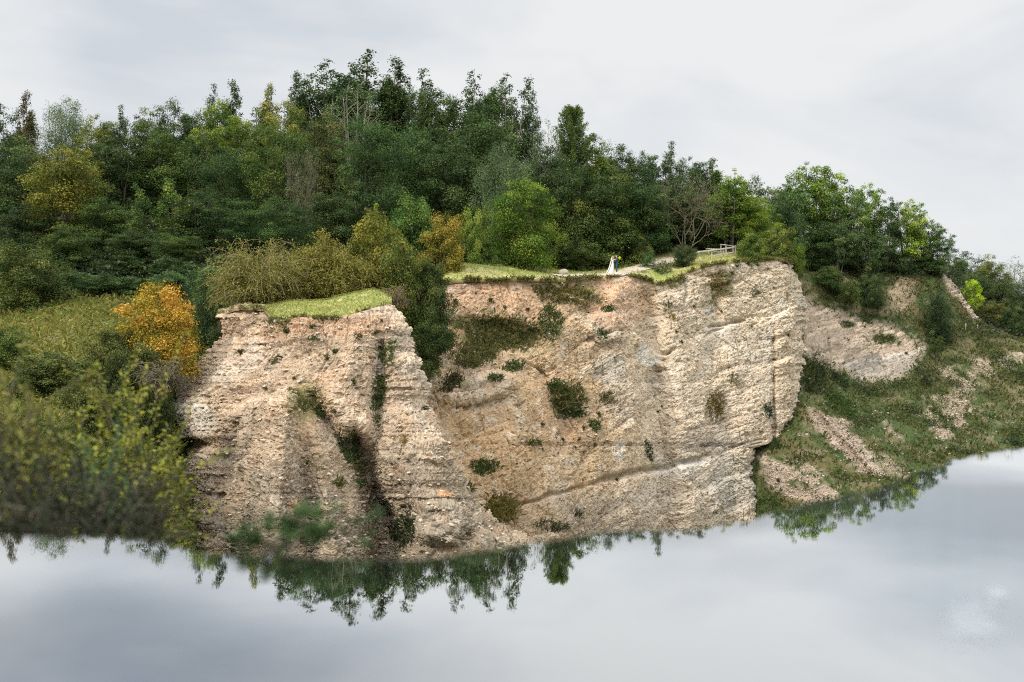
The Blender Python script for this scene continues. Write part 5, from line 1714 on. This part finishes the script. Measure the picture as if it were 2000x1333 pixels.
for (x, y) in ((890, 590), (905, 600), (930, 575), (960, 590), (985, 600), (1010, 575), (1030, 605), (1060, 830), (1085, 855), (1100, 860), (1130, 860), (1150, 850), (1120, 875), (1090, 885), (1060, 880), (1160, 870), (1180, 865), (1140, 835), (1170, 812), (1320, 650), (1352, 600), (1410, 610), (1455, 590), (1440, 520), (1460, 515), (1480, 520), (1500, 525), (1430, 535), (1470, 625), (1468, 640), (1540, 655), (1285, 805), (1292, 795), (1330, 668), (1310, 690), (1205, 940), (1240, 950), (1010, 905), (1090, 975), (950, 690), (1220, 745), (1360, 630), (1200, 700), (1480, 600), (1510, 560), (1150, 610), (1215, 655), (1250, 580)):
    spots.append((LM, x, y))
for (x, y) in ((1600, 640), (1620, 660), (1650, 660), (1665, 700), (1690, 640), (1700, 620), (1740, 640), (1770, 690), (1610, 690), (1545, 905), (1560, 895), (1520, 940), (1770, 900), (1820, 800), (1850, 770)):
    spots.append((LR, x, y))
for i, (ly, x, y) in enumerate(spots):
    o = tm0[i % 3] if i < 3 else tm0[i % 3].copy()
    COL.objects.link(o)
    pz, nz = ly.at(x, y)
    o.location = pz
    s_ = 0.4 + 0.8 * rg.random() ** 2
    o.scale = (s_ * 1.2, s_ * 1.2, s_)
    o.rotation_euler = (rg.normal() * 0.2 + 0.5, 0, rg.normal() * 0.5)
    o.color = (0.055 + 0.03 * rg.random(), 0.07 + 0.02 * rg.random(), 0.025, 1)
    tag(o, 'one of the tiny dark green tufts dotted over the bare rock', 'grass tuft', 'tiny tufts dotted over the bare rock')

# ------------------------------------------------------------------ path, boulder, fence
pth = [(1085, 540, 5), (1130, 539, 7), (1165, 538, 9), (1200, 536, 11), (1230, 530, 10), (1255, 523, 9), (1280, 515, 8), (1300, 508, 7), (1318, 503, 5)]
ctr = []
for (x, y, w_) in pth:
    pz, nz = LT.at(x, y)
    ctr.append((pz[0], pz[1]))
ctr = np.array(ctr)
uu = np.linspace(0, len(ctr) - 1, 90)
cc = pchip(np.arange(len(ctr)), ctr, uu)
tg = np.gradient(cc, axis=0)
tg /= np.linalg.norm(tg, axis=1, keepdims=True)
sd_ = np.stack([-tg[:, 1], tg[:, 0]], 1)
rows = []
for k in np.linspace(-1, 1, 9):
    wv = 1.15 + 0.5 * (fbm(np.stack([cc[:, 0], cc[:, 1], 0 * cc[:, 0] + k], 1), 1.5, 2, 31) - 0.5)
    q2 = cc + sd_ * (k * wv)[:, None]
    z = np.array([LT.ground(a, b)[0] for a, b in q2])
    z = np.convolve(np.pad(z, 9, mode='edge'), np.ones(19) / 19, 'valid')
    rows.append(np.stack([q2[:, 0], q2[:, 1], z + 0.05 + 0.03 * (1 - abs(k))], 1))
R_ = np.stack(rows, 0)
colp = np.broadcast_to(np.array([0.50, 0.42, 0.35]), R_.shape).copy() * (0.8 + 0.4 * fbm(R_, 0.4, 3, 33))[..., None]
o = link('path', mesh_np('path', R_, grid_quads(*R_.shape[:2]), smooth=True, mat=M_ROCK, pcol=colp))
tag(o, kind='structure')

# boulder
bmh = bmesh.new()
bmesh.ops.create_icosphere(bmh, subdivisions=4, radius=0.5)
V = np.array([v.co[:] for v in bmh.verts])
T = np.array([[v.index for v in f.verts] for f in bmh.faces])
bmh.free()
V = V * (1 + 0.5 * (fbm(V + 7, 0.45, 3, 91) - 0.5))[:, None] * np.array([0.95, 0.75, 0.72])
V[:, 2] = np.maximum(V[:, 2], -0.24)
o = link('boulder', mesh_np('boulder', V, None, T, mat=M_ROCK, pcol=np.broadcast_to(np.array([0.42, 0.37, 0.29]), V.shape).copy() * (0.7 + 0.6 * fbm(V, 0.2, 3, 93))[:, None]))
pz, nz = LT.at(1102, 538)
o.location = pz + np.array([0, 0, 0.22])
tag(o, 'single grey boulder lying on the grass edge left of the couple', 'boulder')

M_WOOD = mat_plain('weathered_wood', (0.47, 0.42, 0.36), 0.85, 0.25, 9.0)


def beam(acc, p0, p1, w_, h_):
    p0, p1 = np.asarray(p0, float), np.asarray(p1, float)
    d = p1 - p0
    L = np.linalg.norm(d)
    d = d / L
    ref = np.array([0, 0, 1.0]) if abs(d[2]) < 0.9 else np.array([0, 1.0, 0])
    a = np.cross(d, ref)
    a /= np.linalg.norm(a)
    b = np.cross(a, d)
    ts = [0, 0.03, 0.5, 0.97, 1]
    sc = [0.86, 1, 1.03, 1, 0.86]
    ring_ = np.array([(-1, -.7), (-.7, -1), (.7, -1), (1, -.7), (1, .7), (.7, 1), (-.7, 1), (-1, .7)])
    V = np.array([p0 + d * L * t + a * r[0] * w_ / 2 * s + b * r[1] * h_ / 2 * s for t, s in zip(ts, sc) for r in ring_])
    Q = [(i * 8 + j, i * 8 + (j + 1) % 8, (i + 1) * 8 + (j + 1) % 8, (i + 1) * 8 + j) for i in range(4) for j in range(8)]
    Q += [(0, 3, 2, 1), (0, 5, 4, 3), (0, 7, 6, 5), (32, 33, 34, 35), (32, 35, 36, 37), (32, 37, 38, 39)]
    acc.add(V, np.array(Q))


def wood_piece(name, p0, p1, w_, h_, parent):
    A_ = Acc()
    o0 = np.array(parent.location)
    beam(A_, np.asarray(p0) - o0, np.asarray(p1) - o0, w_, h_)
    return link(name, A_.mesh(name, M_WOOD), parent)


def thing(name, label, cat, loc, group=None):
    o = bpy.data.objects.new(name, None)
    COL.objects.link(o)
    o.empty_display_size = 0.4
    o.location = loc
    return tag(o, label, cat, group)


FD = 107.0
fz = lambda x, y, d=FD: W(x, y, d)
f1 = thing('wooden_fence', 'pale weathered wooden post and rail fence on the cliff top', 'fence', W(1365, 503, FD))
posts = [(1346, 494, 510, FD - 0.6), (1365, 491, 506, FD), (1390, 488, 507, FD + 0.4), (1413, 485, 503, FD + 1.0), (1432, 482, 500, FD + 1.6)]
for (x, y0, y1, d) in posts:
    wood_piece('post', W(x, y1 + 2, d), W(x, y0, d), 0.13, 0.13, f1)
for (a, b) in zip(posts[:-1], posts[1:]):
    wood_piece('rail', W(a[0] - 2, a[1] + 1.5, a[3] - 0.1), W(b[0] + 2, b[1] + 1.5, b[3] - 0.1), 0.10, 0.15, f1)
for (a, b) in ((posts[2], posts[3]), (posts[3], posts[4])):
    wood_piece('lower_rail', W(a[0], a[1] + 13, a[3] - 0.1), W(b[0], b[1] + 11.5, b[3] - 0.1), 0.10, 0.13, f1)
f2 = thing('wooden_railing', 'second short wooden railing behind the pale fence, at an angle to it', 'railing', W(1412, 498, FD + 4))
for (x, y0, y1, d) in ((1408, 477, 498, FD + 4), (1418, 478, 497, FD + 3), (1436, 480, 497, FD + 4.4)):
    wood_piece('post', W(x, y1, d), W(x, y0, d), 0.11, 0.11, f2)
wood_piece('rail', W(1407, 478, FD + 3.9), W(1419, 479, FD + 2.9), 0.08, 0.1, f2)
wood_piece('rail', W(1417, 479, FD + 2.9), W(1438, 482, FD + 4.3), 0.08, 0.1, f2)
wood_piece('rail', W(1394, 492, FD + 3), W(1412, 494, FD + 3.9), 0.08, 0.1, f2)
f3 = thing('timber_bench', 'low weathered timber bench behind the pale fence', 'bench', W(1392, 497, FD + 5))
wood_piece('seat', W(1380, 486.5, FD + 5), W(1407, 488, FD + 5.3), 0.55, 0.14, f3)
wood_piece('leg', W(1384, 498, FD + 5), W(1384, 487.5, FD + 5), 0.16, 0.3, f3)
wood_piece('leg', W(1403, 498, FD + 5.3), W(1403, 488.5, FD + 5.3), 0.16, 0.3, f3)
for i, (x, y, lb) in enumerate(((1306, 504, 'lone pale wooden stake by the path right of the couple'), (1141, 536, 'tiny pale stake in the turf left of the couple'), (1886, 634, 'left one of two thin stakes on the valley slope'), (1910, 634, 'right one of two thin stakes on the valley slope'))):
    ly = LT if i < 2 else LR
    base, nz = ly.at(x, y + (16 if i == 0 else 5 if i == 1 else 12))
    k = thing('wooden_stake', lb, 'stake', base)
    wood_piece('shaft', base + np.array([0, 0, -0.1]), base + np.array([0.02, 0, (0.95, 0.4, 1.0, 0.9)[i]]), 0.12 if i == 0 else 0.09, 0.1, k)

# ------------------------------------------------------------------ the wedding couple
M_SKIN = mat_plain('skin', (0.62, 0.40, 0.31), 0.6, 0.06, 20.0)
M_SUIT = mat_plain('teal_suit', (0.028, 0.070, 0.085), 0.8, 0.12, 30.0)
M_DRESS = mat_plain('white_dress', (0.74, 0.73, 0.70), 0.75, 0.05, 14.0)
M_HAIRB = mat_plain('blonde_hair', (0.30, 0.17, 0.075), 0.7, 0.25, 30.0)
M_HAIRD = mat_plain('dark_hair', (0.06, 0.035, 0.022), 0.7, 0.25, 30.0)
M_SHOE = mat_plain('brown_shoe', (0.16, 0.08, 0.04), 0.5, 0.1, 20.0)
M_EYE = mat_plain('eye', (0.03, 0.02, 0.015), 0.3, 0.05, 30.0)


def skinned(name, nodes, edges, mat, parent, sub=2):
    """one continuous body grown round a skeleton: nodes {key: (x, y, z, rx, ry)}"""
    keys = list(nodes)
    ix = {k: i for i, k in enumerate(keys)}
    me = bpy.data.meshes.new(name)
    me.from_pydata([nodes[k][:3] for k in keys], [(ix[a], ix[b]) for a, b in edges], [])
    o = link(name, me, parent)
    m = o.modifiers.new('skin', 'SKIN')
    m.use_smooth_shade = True
    for k in keys:
        sv = me.skin_vertices[0].data[ix[k]]
        sv.radius = (nodes[k][3], nodes[k][4])
        sv.use_root = (ix[k] == 0)
    me.materials.append(mat)
    m = o.modifiers.new('smooth', 'SUBSURF')
    m.levels = m.render_levels = sub
    return o


def body_nodes(f, S, arm, hands):
    """standing figure facing f (+1 = +x, -1 = -x); arm = (elbow, wrist) forward/side/height"""
    n, e = {}, []

    def nd(k, x, y, z, rx, ry, to=None):
        n[k] = (x * f * S, y * S, z * S, rx * S, ry * S)
        if to:
            e.append((to, k))

    nd('pelvis', 0, 0, 0.95, 0.115, 0.15)
    nd('waist', 0, 0, 1.10, 0.10, 0.13, 'pelvis')
    nd('chest', 0.01, 0, 1.30, 0.115, 0.165, 'waist')
    nd('collar', 0, 0, 1.43, 0.075, 0.09, 'chest')
    nd('neck', 0.015, 0, 1.50, 0.052, 0.055, 'collar')
    nd('jaw', 0.035, 0, 1.565, 0.065, 0.062, 'neck')
    nd('brow', 0.03, 0, 1.65, 0.092, 0.078, 'jaw')
    nd('crown', 0.02, 0, 1.725, 0.06, 0.055, 'brow')
    nd('nose', 0.135, 0, 1.60, 0.014, 0.014, 'jaw')
    for sgn, s_ in (('l', 1), ('r', -1)):
        nd('sh' + sgn, 0, 0.185 * s_, 1.42, 0.058, 0.058, 'collar')
        ex, ey, ez = arm[0]
        wx, wy, wz = arm[1]
        nd('el' + sgn, ex, ey * s_, ez, 0.042, 0.042, 'sh' + sgn)
        nd('wr' + sgn, wx, wy * s_, wz, 0.028, 0.03, 'el' + sgn)
        hx, hy, hz = hands
        nd('pa' + sgn, wx + hx * 0.08, (wy + hy * 0.08) * s_, wz + hz * 0.08, 0.018, 0.036, 'wr' + sgn)
        for q_ in range(4):
            o_ = (q_ - 1.5) * 0.02
            L = (0.07, 0.08, 0.075, 0.058)[q_]
            nd('k%d' % q_ + sgn, wx + hx * (0.10 + L * 0.5), (wy + hy * (0.10 + L * 0.5)) * s_, wz + hz * (0.10 + L * 0.5) + o_, 0.009, 0.009, 'pa' + sgn)
            nd('t%d' % q_ + sgn, wx + hx * (0.10 + L * 0.85), (wy + hy * (0.1 + L) - 0.02) * s_, wz + hz * (0.10 + L * 0.85) + o_, 0.007, 0.007, 'k%d' % q_ + sgn)
        nd('th' + sgn, wx + hx * 0.06, (wy + hy * 0.06) * s_, wz + 0.05, 0.010, 0.010, 'wr' + sgn)
        nd('hip' + sgn, 0, 0.088 * s_, 0.88, 0.088, 0.088, 'pelvis')
        nd('kn' + sgn, 0.02, 0.09 * s_, 0.50, 0.058, 0.058, 'hip' + sgn)
        nd('ca' + sgn, -0.015, 0.09 * s_, 0.33, 0.054, 0.054, 'kn' + sgn)
        nd('an' + sgn, -0.02, 0.09 * s_, 0.085, 0.038, 0.038, 'ca' + sgn)
        nd('to' + sgn, 0.14, 0.10 * s_, 0.035, 0.03, 0.036, 'an' + sgn)
    return n, e


def cap_hair(name, f, S, mat, parent, bun):
    bm = bmesh.new()
    bmesh.ops.create_icosphere(bm, subdivisions=3, radius=1.0)
    for v in bm.verts:
        x, y, z = v.co
        if x * f > 0.25 and z < 0.45:
            x = 0.25 * f
        k = 1 + 0.05 * math.sin(9 * z + 5 * y)
        v.co = (x * 0.112 * k, y * 0.098 * k, max(z, -0.55) * 0.115)
    if bun:
        r = bmesh.ops.create_icosphere(bm, subdivisions=2, radius=0.055)
        for v in r['verts']:
            v.co += Vector((-0.115 * f, 0, -0.02))
    me = bpy.data.meshes.new(name)
    bm.to_mesh(me)
    bm.free()
    me.materials.append(mat)
    o = link(name, me, parent)
    o.location = (0.005 * f * S, 0, 1.665 * S)
    o.scale = (S, S, S)
    return o


def eyes(f, S, parent):
    for s_ in (1, -1):
        bm = bmesh.new()
        bmesh.ops.create_icosphere(bm, subdivisions=2, radius=0.011 * S)
        me = bpy.data.meshes.new('eye')
        bm.to_mesh(me)
        bm.free()
        me.materials.append(M_EYE)
        o = link('eye', me, parent)
        o.location = (0.112 * f * S, 0.033 * s_ * S, 1.635 * S)


gp, gn = LT.at(1199, 535)
gp = gp + np.array([0, 0, 0.06])
groom = thing('person', 'groom in a teal blue suit embracing the bride on the clifftop path', 'person', gp + np.array([0.20, 0, 0]), 'wedding couple')
f, S = -1, 1.02
arm = ((0.14, 0.25, 1.16), (0.34, 0.13, 1.10))
n, e = body_nodes(f, S, arm, (0.75, -0.6, 0.05))
skinned('body', n, e, M_SKIN, groom)
sn = {k: v for k, v in n.items() if k[:2] not in ('ja', 'br', 'cr', 'no', 'to', 'pa', 'th') and not k.startswith(('k0', 'k1', 'k2', 'k3', 't0', 't1', 't2', 't3'))}
sn = {k: (v[0], v[1], v[2], v[3] + (0.02 if k not in ('neck',) else -0.0), v[4] + (0.022 if k != 'neck' else 0.0)) for k, v in sn.items() if k != 'neck'}
se = [(a, b) for a, b in e if a in sn and b in sn]
skinned('suit', sn, se, M_SUIT, groom)
cap_hair('hair', f, S, M_HAIRD, groom, False)
eyes(f, S, groom)
for s_ in (1, -1):
    bm = bmesh.new()
    bmesh.ops.create_icosphere(bm, subdivisions=3, radius=1.0)
    for v in bm.verts:
        v.co = (v.co.x * 0.15, v.co.y * 0.052, max(v.co.z, -0.5) * 0.06)
    me = bpy.data.meshes.new('shoe')
    bm.to_mesh(me)
    bm.free()
    me.materials.append(M_SHOE)
    o = link('shoe', me, groom)
    o.location = (0.06 * f, 0.095 * s_, 0.035)

bride = thing('person', 'bride in a long white dress with her arms round the groom', 'person', gp + np.array([-0.20, 0.02, 0]), 'wedding couple')
f, S = 1, 0.96
arm = ((0.20, 0.22, 1.36), (0.42, 0.12, 1.50))
n, e = body_nodes(f, S, arm, (0.8, -0.6, 0.05))
skinned('body', n, e, M_SKIN, bride)
cap_hair('hair', f, S, M_HAIRB, bride, True)
eyes(f, S, bride)
zs = [1.33, 1.26, 1.16, 1.06, 0.98, 0.90, 0.75, 0.55, 0.35, 0.18, 0.06, 0.0]
rx = [.105, .125, .112, .112, .135, .155, .18, .215, .25, .28, .305, .315]
ry = [.15, .165, .138, .14, .165, .18, .20, .235, .275, .31, .335, .345]
ox = [.01, .01, 0, 0, -.01, -.015, -.03, -.06, -.10, -.14, -.18, -.20]
V = []
NA = 40
for z, a_, b_, o_ in zip(zs, rx, ry, ox):
    for k in range(NA):
        th = 2 * math.pi * k / NA
        fo = 1 + 0.045 * math.sin(9 * th + 2 * z) * min(1, max(0, (1.0 - z) * 1.5))
        xx = a_ * math.cos(th) * fo
        if xx < 0:
            xx *= 1 + 0.55 * max(0, 0.8 - z)
        V.append((o_ + xx, b_ * math.sin(th) * fo, z))
V = np.array(V) * np.array([S, S, S])
Q = [(i * NA + j, i * NA + (j + 1) % NA, (i + 1) * NA + (j + 1) % NA, (i + 1) * NA + j) for i in range(len(zs) - 1) for j in range(NA)]
dr = link('dress', mesh_np('dress', V, np.array(Q), smooth=True, mat=M_DRESS), bride)
vz = [1.70, 1.55, 1.35, 1.05, 0.7, 0.35, 0.05]
vx = [-.115, -.15, -.18, -.24, -.34, -.46, -.60]
vy = [.06, .10, .14, .18, .23, .28, .34]
V = []
for z, x, y in zip(vz, vx, vy):
    for k in range(13):
        u = k / 6.0 - 1
        V.append((x * S + 0.05 * u * u + 0.012 * math.cos(u * 11), y * u * S, z * S))
for z, x, y in zip(vz, vx, vy):
    for k in range(13):
        u = k / 6.0 - 1
        V.append((x * S + 0.05 * u * u + 0.012 * math.cos(u * 11) - 0.006, y * u * S, z * S))
Q = np.concatenate([grid_quads(7, 13), grid_quads(7, 13, 91)[:, ::-1]])
link('veil', mesh_np('veil', np.array(V), Q, smooth=True, mat=M_DRESS), bride)

# bouquet in her hands behind his neck
A_ = Acc()
rg = np.random.default_rng(12)
d = rg.normal(size=(420, 3))
d /= np.linalg.norm(d, axis=1, keepdims=True)
V, Q = leaf_geo(d * 0.15 * (0.6 + 0.5 * rg.random((420, 1))), d, 0.07, 0.7, rg)
A_.add(V, Q, np.repeat(0.35 + 0.65 * rg.random(420), 4))
bq = thing('bouquet', 'yellow green bridal bouquet held behind the neck of the groom', 'bouquet', gp + np.array([0.46, 0.0, 1.50]))
fl = link('flowers', A_.mesh('flowers', M_LEAF), bq)
fl.color = (0.42, 0.52, 0.06, 1)
A_ = Acc()
for k in range(9):
    a = k * 0.7
    A_.add(*tube([(0, 0, 0), (-0.10, 0.03 * math.cos(a), -0.05 + 0.02 * math.sin(a)), (-0.22, 0.035 * math.cos(a), -0.07 + 0.025 * math.sin(a))], [0.006, 0.005, 0.005], 5))
M_STEM = mat_plain('green_stem', (0.08, 0.13, 0.03), 0.7, 0.2, 20.0)
link('stalks', A_.mesh('stalks', M_STEM, True), bq)

# ------------------------------------------------------------------ saplings close to the viewer


def sapling(name, label, cat, base, tips, D, leaf, dens, colr, seed, twig=0.012, dropz=None, tw_mat=None):
    rng = np.random.default_rng(seed)
    b0 = W(base[0], base[1], D)
    zg = LB.ground(b0[0], b0[1])[0] if dropz is None else dropz
    root = thing(name, label, cat, (b0[0], b0[1], zg))
    o0 = np.array([b0[0], b0[1], zg])
    tr, cr = Acc(), Acc()
    tr.add(*tube(np.array([[0, 0, -0.1], [0.02, 0, (b0[2] - zg) * 0.5], [0, 0, b0[2] - zg]]), [twig * 3.2, twig * 2.6, twig * 2.2], 6))
    for (x, y, dd) in tips:
        tip = W(x, y, D + dd) - o0
        st = np.array([0, 0, b0[2] - zg]) * (0.55 + 0.45 * rng.random())
        P = bent(st, tip, 9, rng, 0.10, 0.25)
        P[-1] = tip
        tr.add(*tube(P, np.linspace(twig * 1.3, twig * 0.22, 9), 5))
        L = np.linalg.norm(tip - st)
        segs = [P[3:]]
        for k in range(6):
            j = rng.integers(3, 8)
            e_ = P[j] + (P[-1] - P[-3]) / (np.linalg.norm(P[-1] - P[-3]) + 1e-9) * L * 0.16 + rng.normal(size=3) * L * 0.10
            P2 = bent(P[j], e_, 5, rng, 0.15)
            tr.add(*tube(P2, np.linspace(twig * 0.5, twig * 0.15, 5), 4))
            segs.append(P2[1:])
        for sg in segs:
            m = max(5, int(dens * np.linalg.norm(sg[-1] - sg[0])))
            u = (np.arange(m) + rng.random(m)) / m * (len(sg) - 1)
            k0 = np.clip(u.astype(int), 0, len(sg) - 2)
            pos = sg[k0] + (sg[k0 + 1] - sg[k0]) * (u - k0)[:, None]
            ax = (sg[-1] - sg[0]) / (np.linalg.norm(sg[-1] - sg[0]) + 1e-9)
            out = np.cross(ax, rng.normal(size=(m, 3)))
            out /= np.linalg.norm(out, axis=1, keepdims=True)
            dr = out * 0.8 + ax * 0.7
            dr /= np.linalg.norm(dr, axis=1, keepdims=True)
            nn = np.array([0, 0, 1.0]) + rng.normal(size=(m, 3)) * 0.5
            V, Q = leaf_geo(pos + dr * leaf * 0.5, nn, leaf * (0.6 + 0.7 * rng.random(m)), 0.48, rng, dr)
            cr.add(V, Q, np.repeat(np.clip(0.5 + 0.28 * rng.normal(size=m), 0, 1), 4))
    link('stems', tr.mesh('stems', tw_mat or M_BARK, True), root)
    lv = link('leaves', cr.mesh('leaves', M_LEAF), root)
    lv.color = (*colr, 1)
    return root


rg = np.random.default_rng(3)
tips = [(185, 708, 0), (236, 730, 0.2), (262, 762, 0.3), (160, 800, -0.3), (205, 812, 0), (250, 822, 0.4), (290, 838, 0.2), (320, 862, 0.6), (350, 850, 0.3), (372, 884, 0.4), (300, 900, 0.1), (230, 870, -0.2), (150, 855, -0.4), (340, 925, 0.5), (380, 930, 0.2), (270, 940, 0), (190, 900, -0.3), (320, 970, 0), (240, 980, 0.3), (130, 905, 0), (280, 865, 0.5), (215, 930, 0.4)]
sapling('sapling', 'sunlit yellow green sapling in front of the bastion foot', 'sapling', (255, 1090), tips, 9.0, 0.062, 52, (0.235, 0.26, 0.045), 21)
tips = [(8, 722, 0), (42, 758, 0.2), (75, 800, 0), (112, 842, 0.3), (15, 830, -0.3), (60, 850, 0.1), (95, 890, 0), (140, 900, 0.2), (30, 900, 0.4), (5, 780, 0), (75, 930, -0.2), (120, 950, 0.2), (20, 960, 0), (-30, 760, 0), (-50, 830, 0), (150, 960, 0.2), (50, 800, -0.3), (100, 800, 0.4)]
sapling('sapling', 'blurred olive sapling at the left edge close to the viewer', 'sapling', (55, 1100), tips, 6.0, 0.05, 62, (0.185, 0.20, 0.05), 22)
tips = [(x, y, rg.normal() * 0.4) for x in range(-20, 330, 30) for y in (925 + rg.integers(-30, 30), 985 + rg.integers(-20, 20), 1030)]
sapling('bramble_bush', 'bramble bush along the pool edge under the saplings, painted dark for the dim corner', 'bush', (150, 1120), tips, 5.2, 0.05, 60, (0.022, 0.030, 0.014), 23)  # leaf colour near black, imitating the vignette at lower left
tips = [(x, y, rg.normal() * 0.3) for (x, y) in ((160, 905), (190, 925), (215, 900), (235, 940), (205, 960), (255, 965), (180, 975), (290, 985), (230, 1000))]
sapling('bramble_bush', 'blurred green leafy bush low between the two saplings', 'bush', (215, 1100), tips, 6.6, 0.06, 60, (0.06, 0.12, 0.04), 24)
tips = [(470, 1030, 0), (520, 1015, 0), (560, 1020, 0), (600, 992, 0), (605, 1005, 0.05), (655, 1010, 0), (690, 1022, 0), (720, 1035, 0.05), (640, 1045, 0), (560, 1050, 0), (500, 1055, 0), (450, 1060, 0)]
sapling('leafy_sprig', 'blurred green leafy sprig reaching over the pool edge in front of the bastion', 'sprig', (520, 1090), tips, 2.85, 0.034, 26, (0.045, 0.10, 0.028), 25, twig=0.0025)
tips = [(278, 950, 0), (300, 930, 0), (330, 975, 0), (350, 965, 0), (320, 1005, 0.1), (300, 985, 0)]
sapling('bare_sapling', 'bare dark forked twigs in front of the bastion foot', 'sapling', (235, 1085), tips, 5.6, 0.03, 6, (0.05, 0.05, 0.02), 26, twig=0.008)

# added pale sheet on the pool, imitating a bright blotch in the reflection
gxx, gyy = np.meshgrid(np.linspace(1835, 2010, 90), np.linspace(1135, 1275, 70))
dirs = np.stack([pix_dir(a, b) for a, b in zip(gxx.ravel(), gyy.ravel())])
Pm = (dirs * (WZ / dirs[:, 2])[:, None]).reshape(70, 90, 3)
Pm[..., 2] = WZ + 0.003
nz = fbm(Pm, 0.09, 3, 951)
mk = np.clip(ell(gxx, gyy, 1905, 1218, 60, 36, -12, 0.5), 0, 1) * 0.9 + ell(gxx, gyy, 1950, 1163, 21, 13, 0, .4) + 0.8 * ell(gxx, gyy, 1938, 1190, 9, 20, 20, .4)
blotch_mask = np.clip(mk, 0, 1) * sstep(nz + 0.10 * mk, 0.44, 0.62)
m, q = new_mat('blotch')
fa_ = q.n('ShaderNodeAttribute', attribute_name='blotch_mask')
pf = q.n('ShaderNodeBsdfPrincipled', ins={'Base Color': (0.50, 0.54, 0.58, 1), 'Roughness': 0.6})
tf = q.n('ShaderNodeBsdfTransparent')
mf = q.n('ShaderNodeMixShader', ins={0: q.math('MULTIPLY', fa_.outputs['Fac'], 0.26), 1: tf.outputs[0], 2: pf.outputs[0]})
q.n('ShaderNodeOutputMaterial', ins={0: mf.outputs[0]})
qf = grid_quads(70, 90)
qf = qf[blotch_mask.ravel()[qf].max(1) > 0.01]
us = np.unique(qf)
rm = -np.ones(70 * 90, int)
rm[us] = np.arange(len(us))
o = link('blotch', mesh_np('blotch', Pm.reshape(-1, 3)[us], rm[qf], smooth=True, mat=m, pattr={'blotch_mask': blotch_mask.ravel()[us]}))
tag(o, 'thin whitish blotch added over the mirror pool as a bright smear, lower right', 'blotch', kind='stuff')
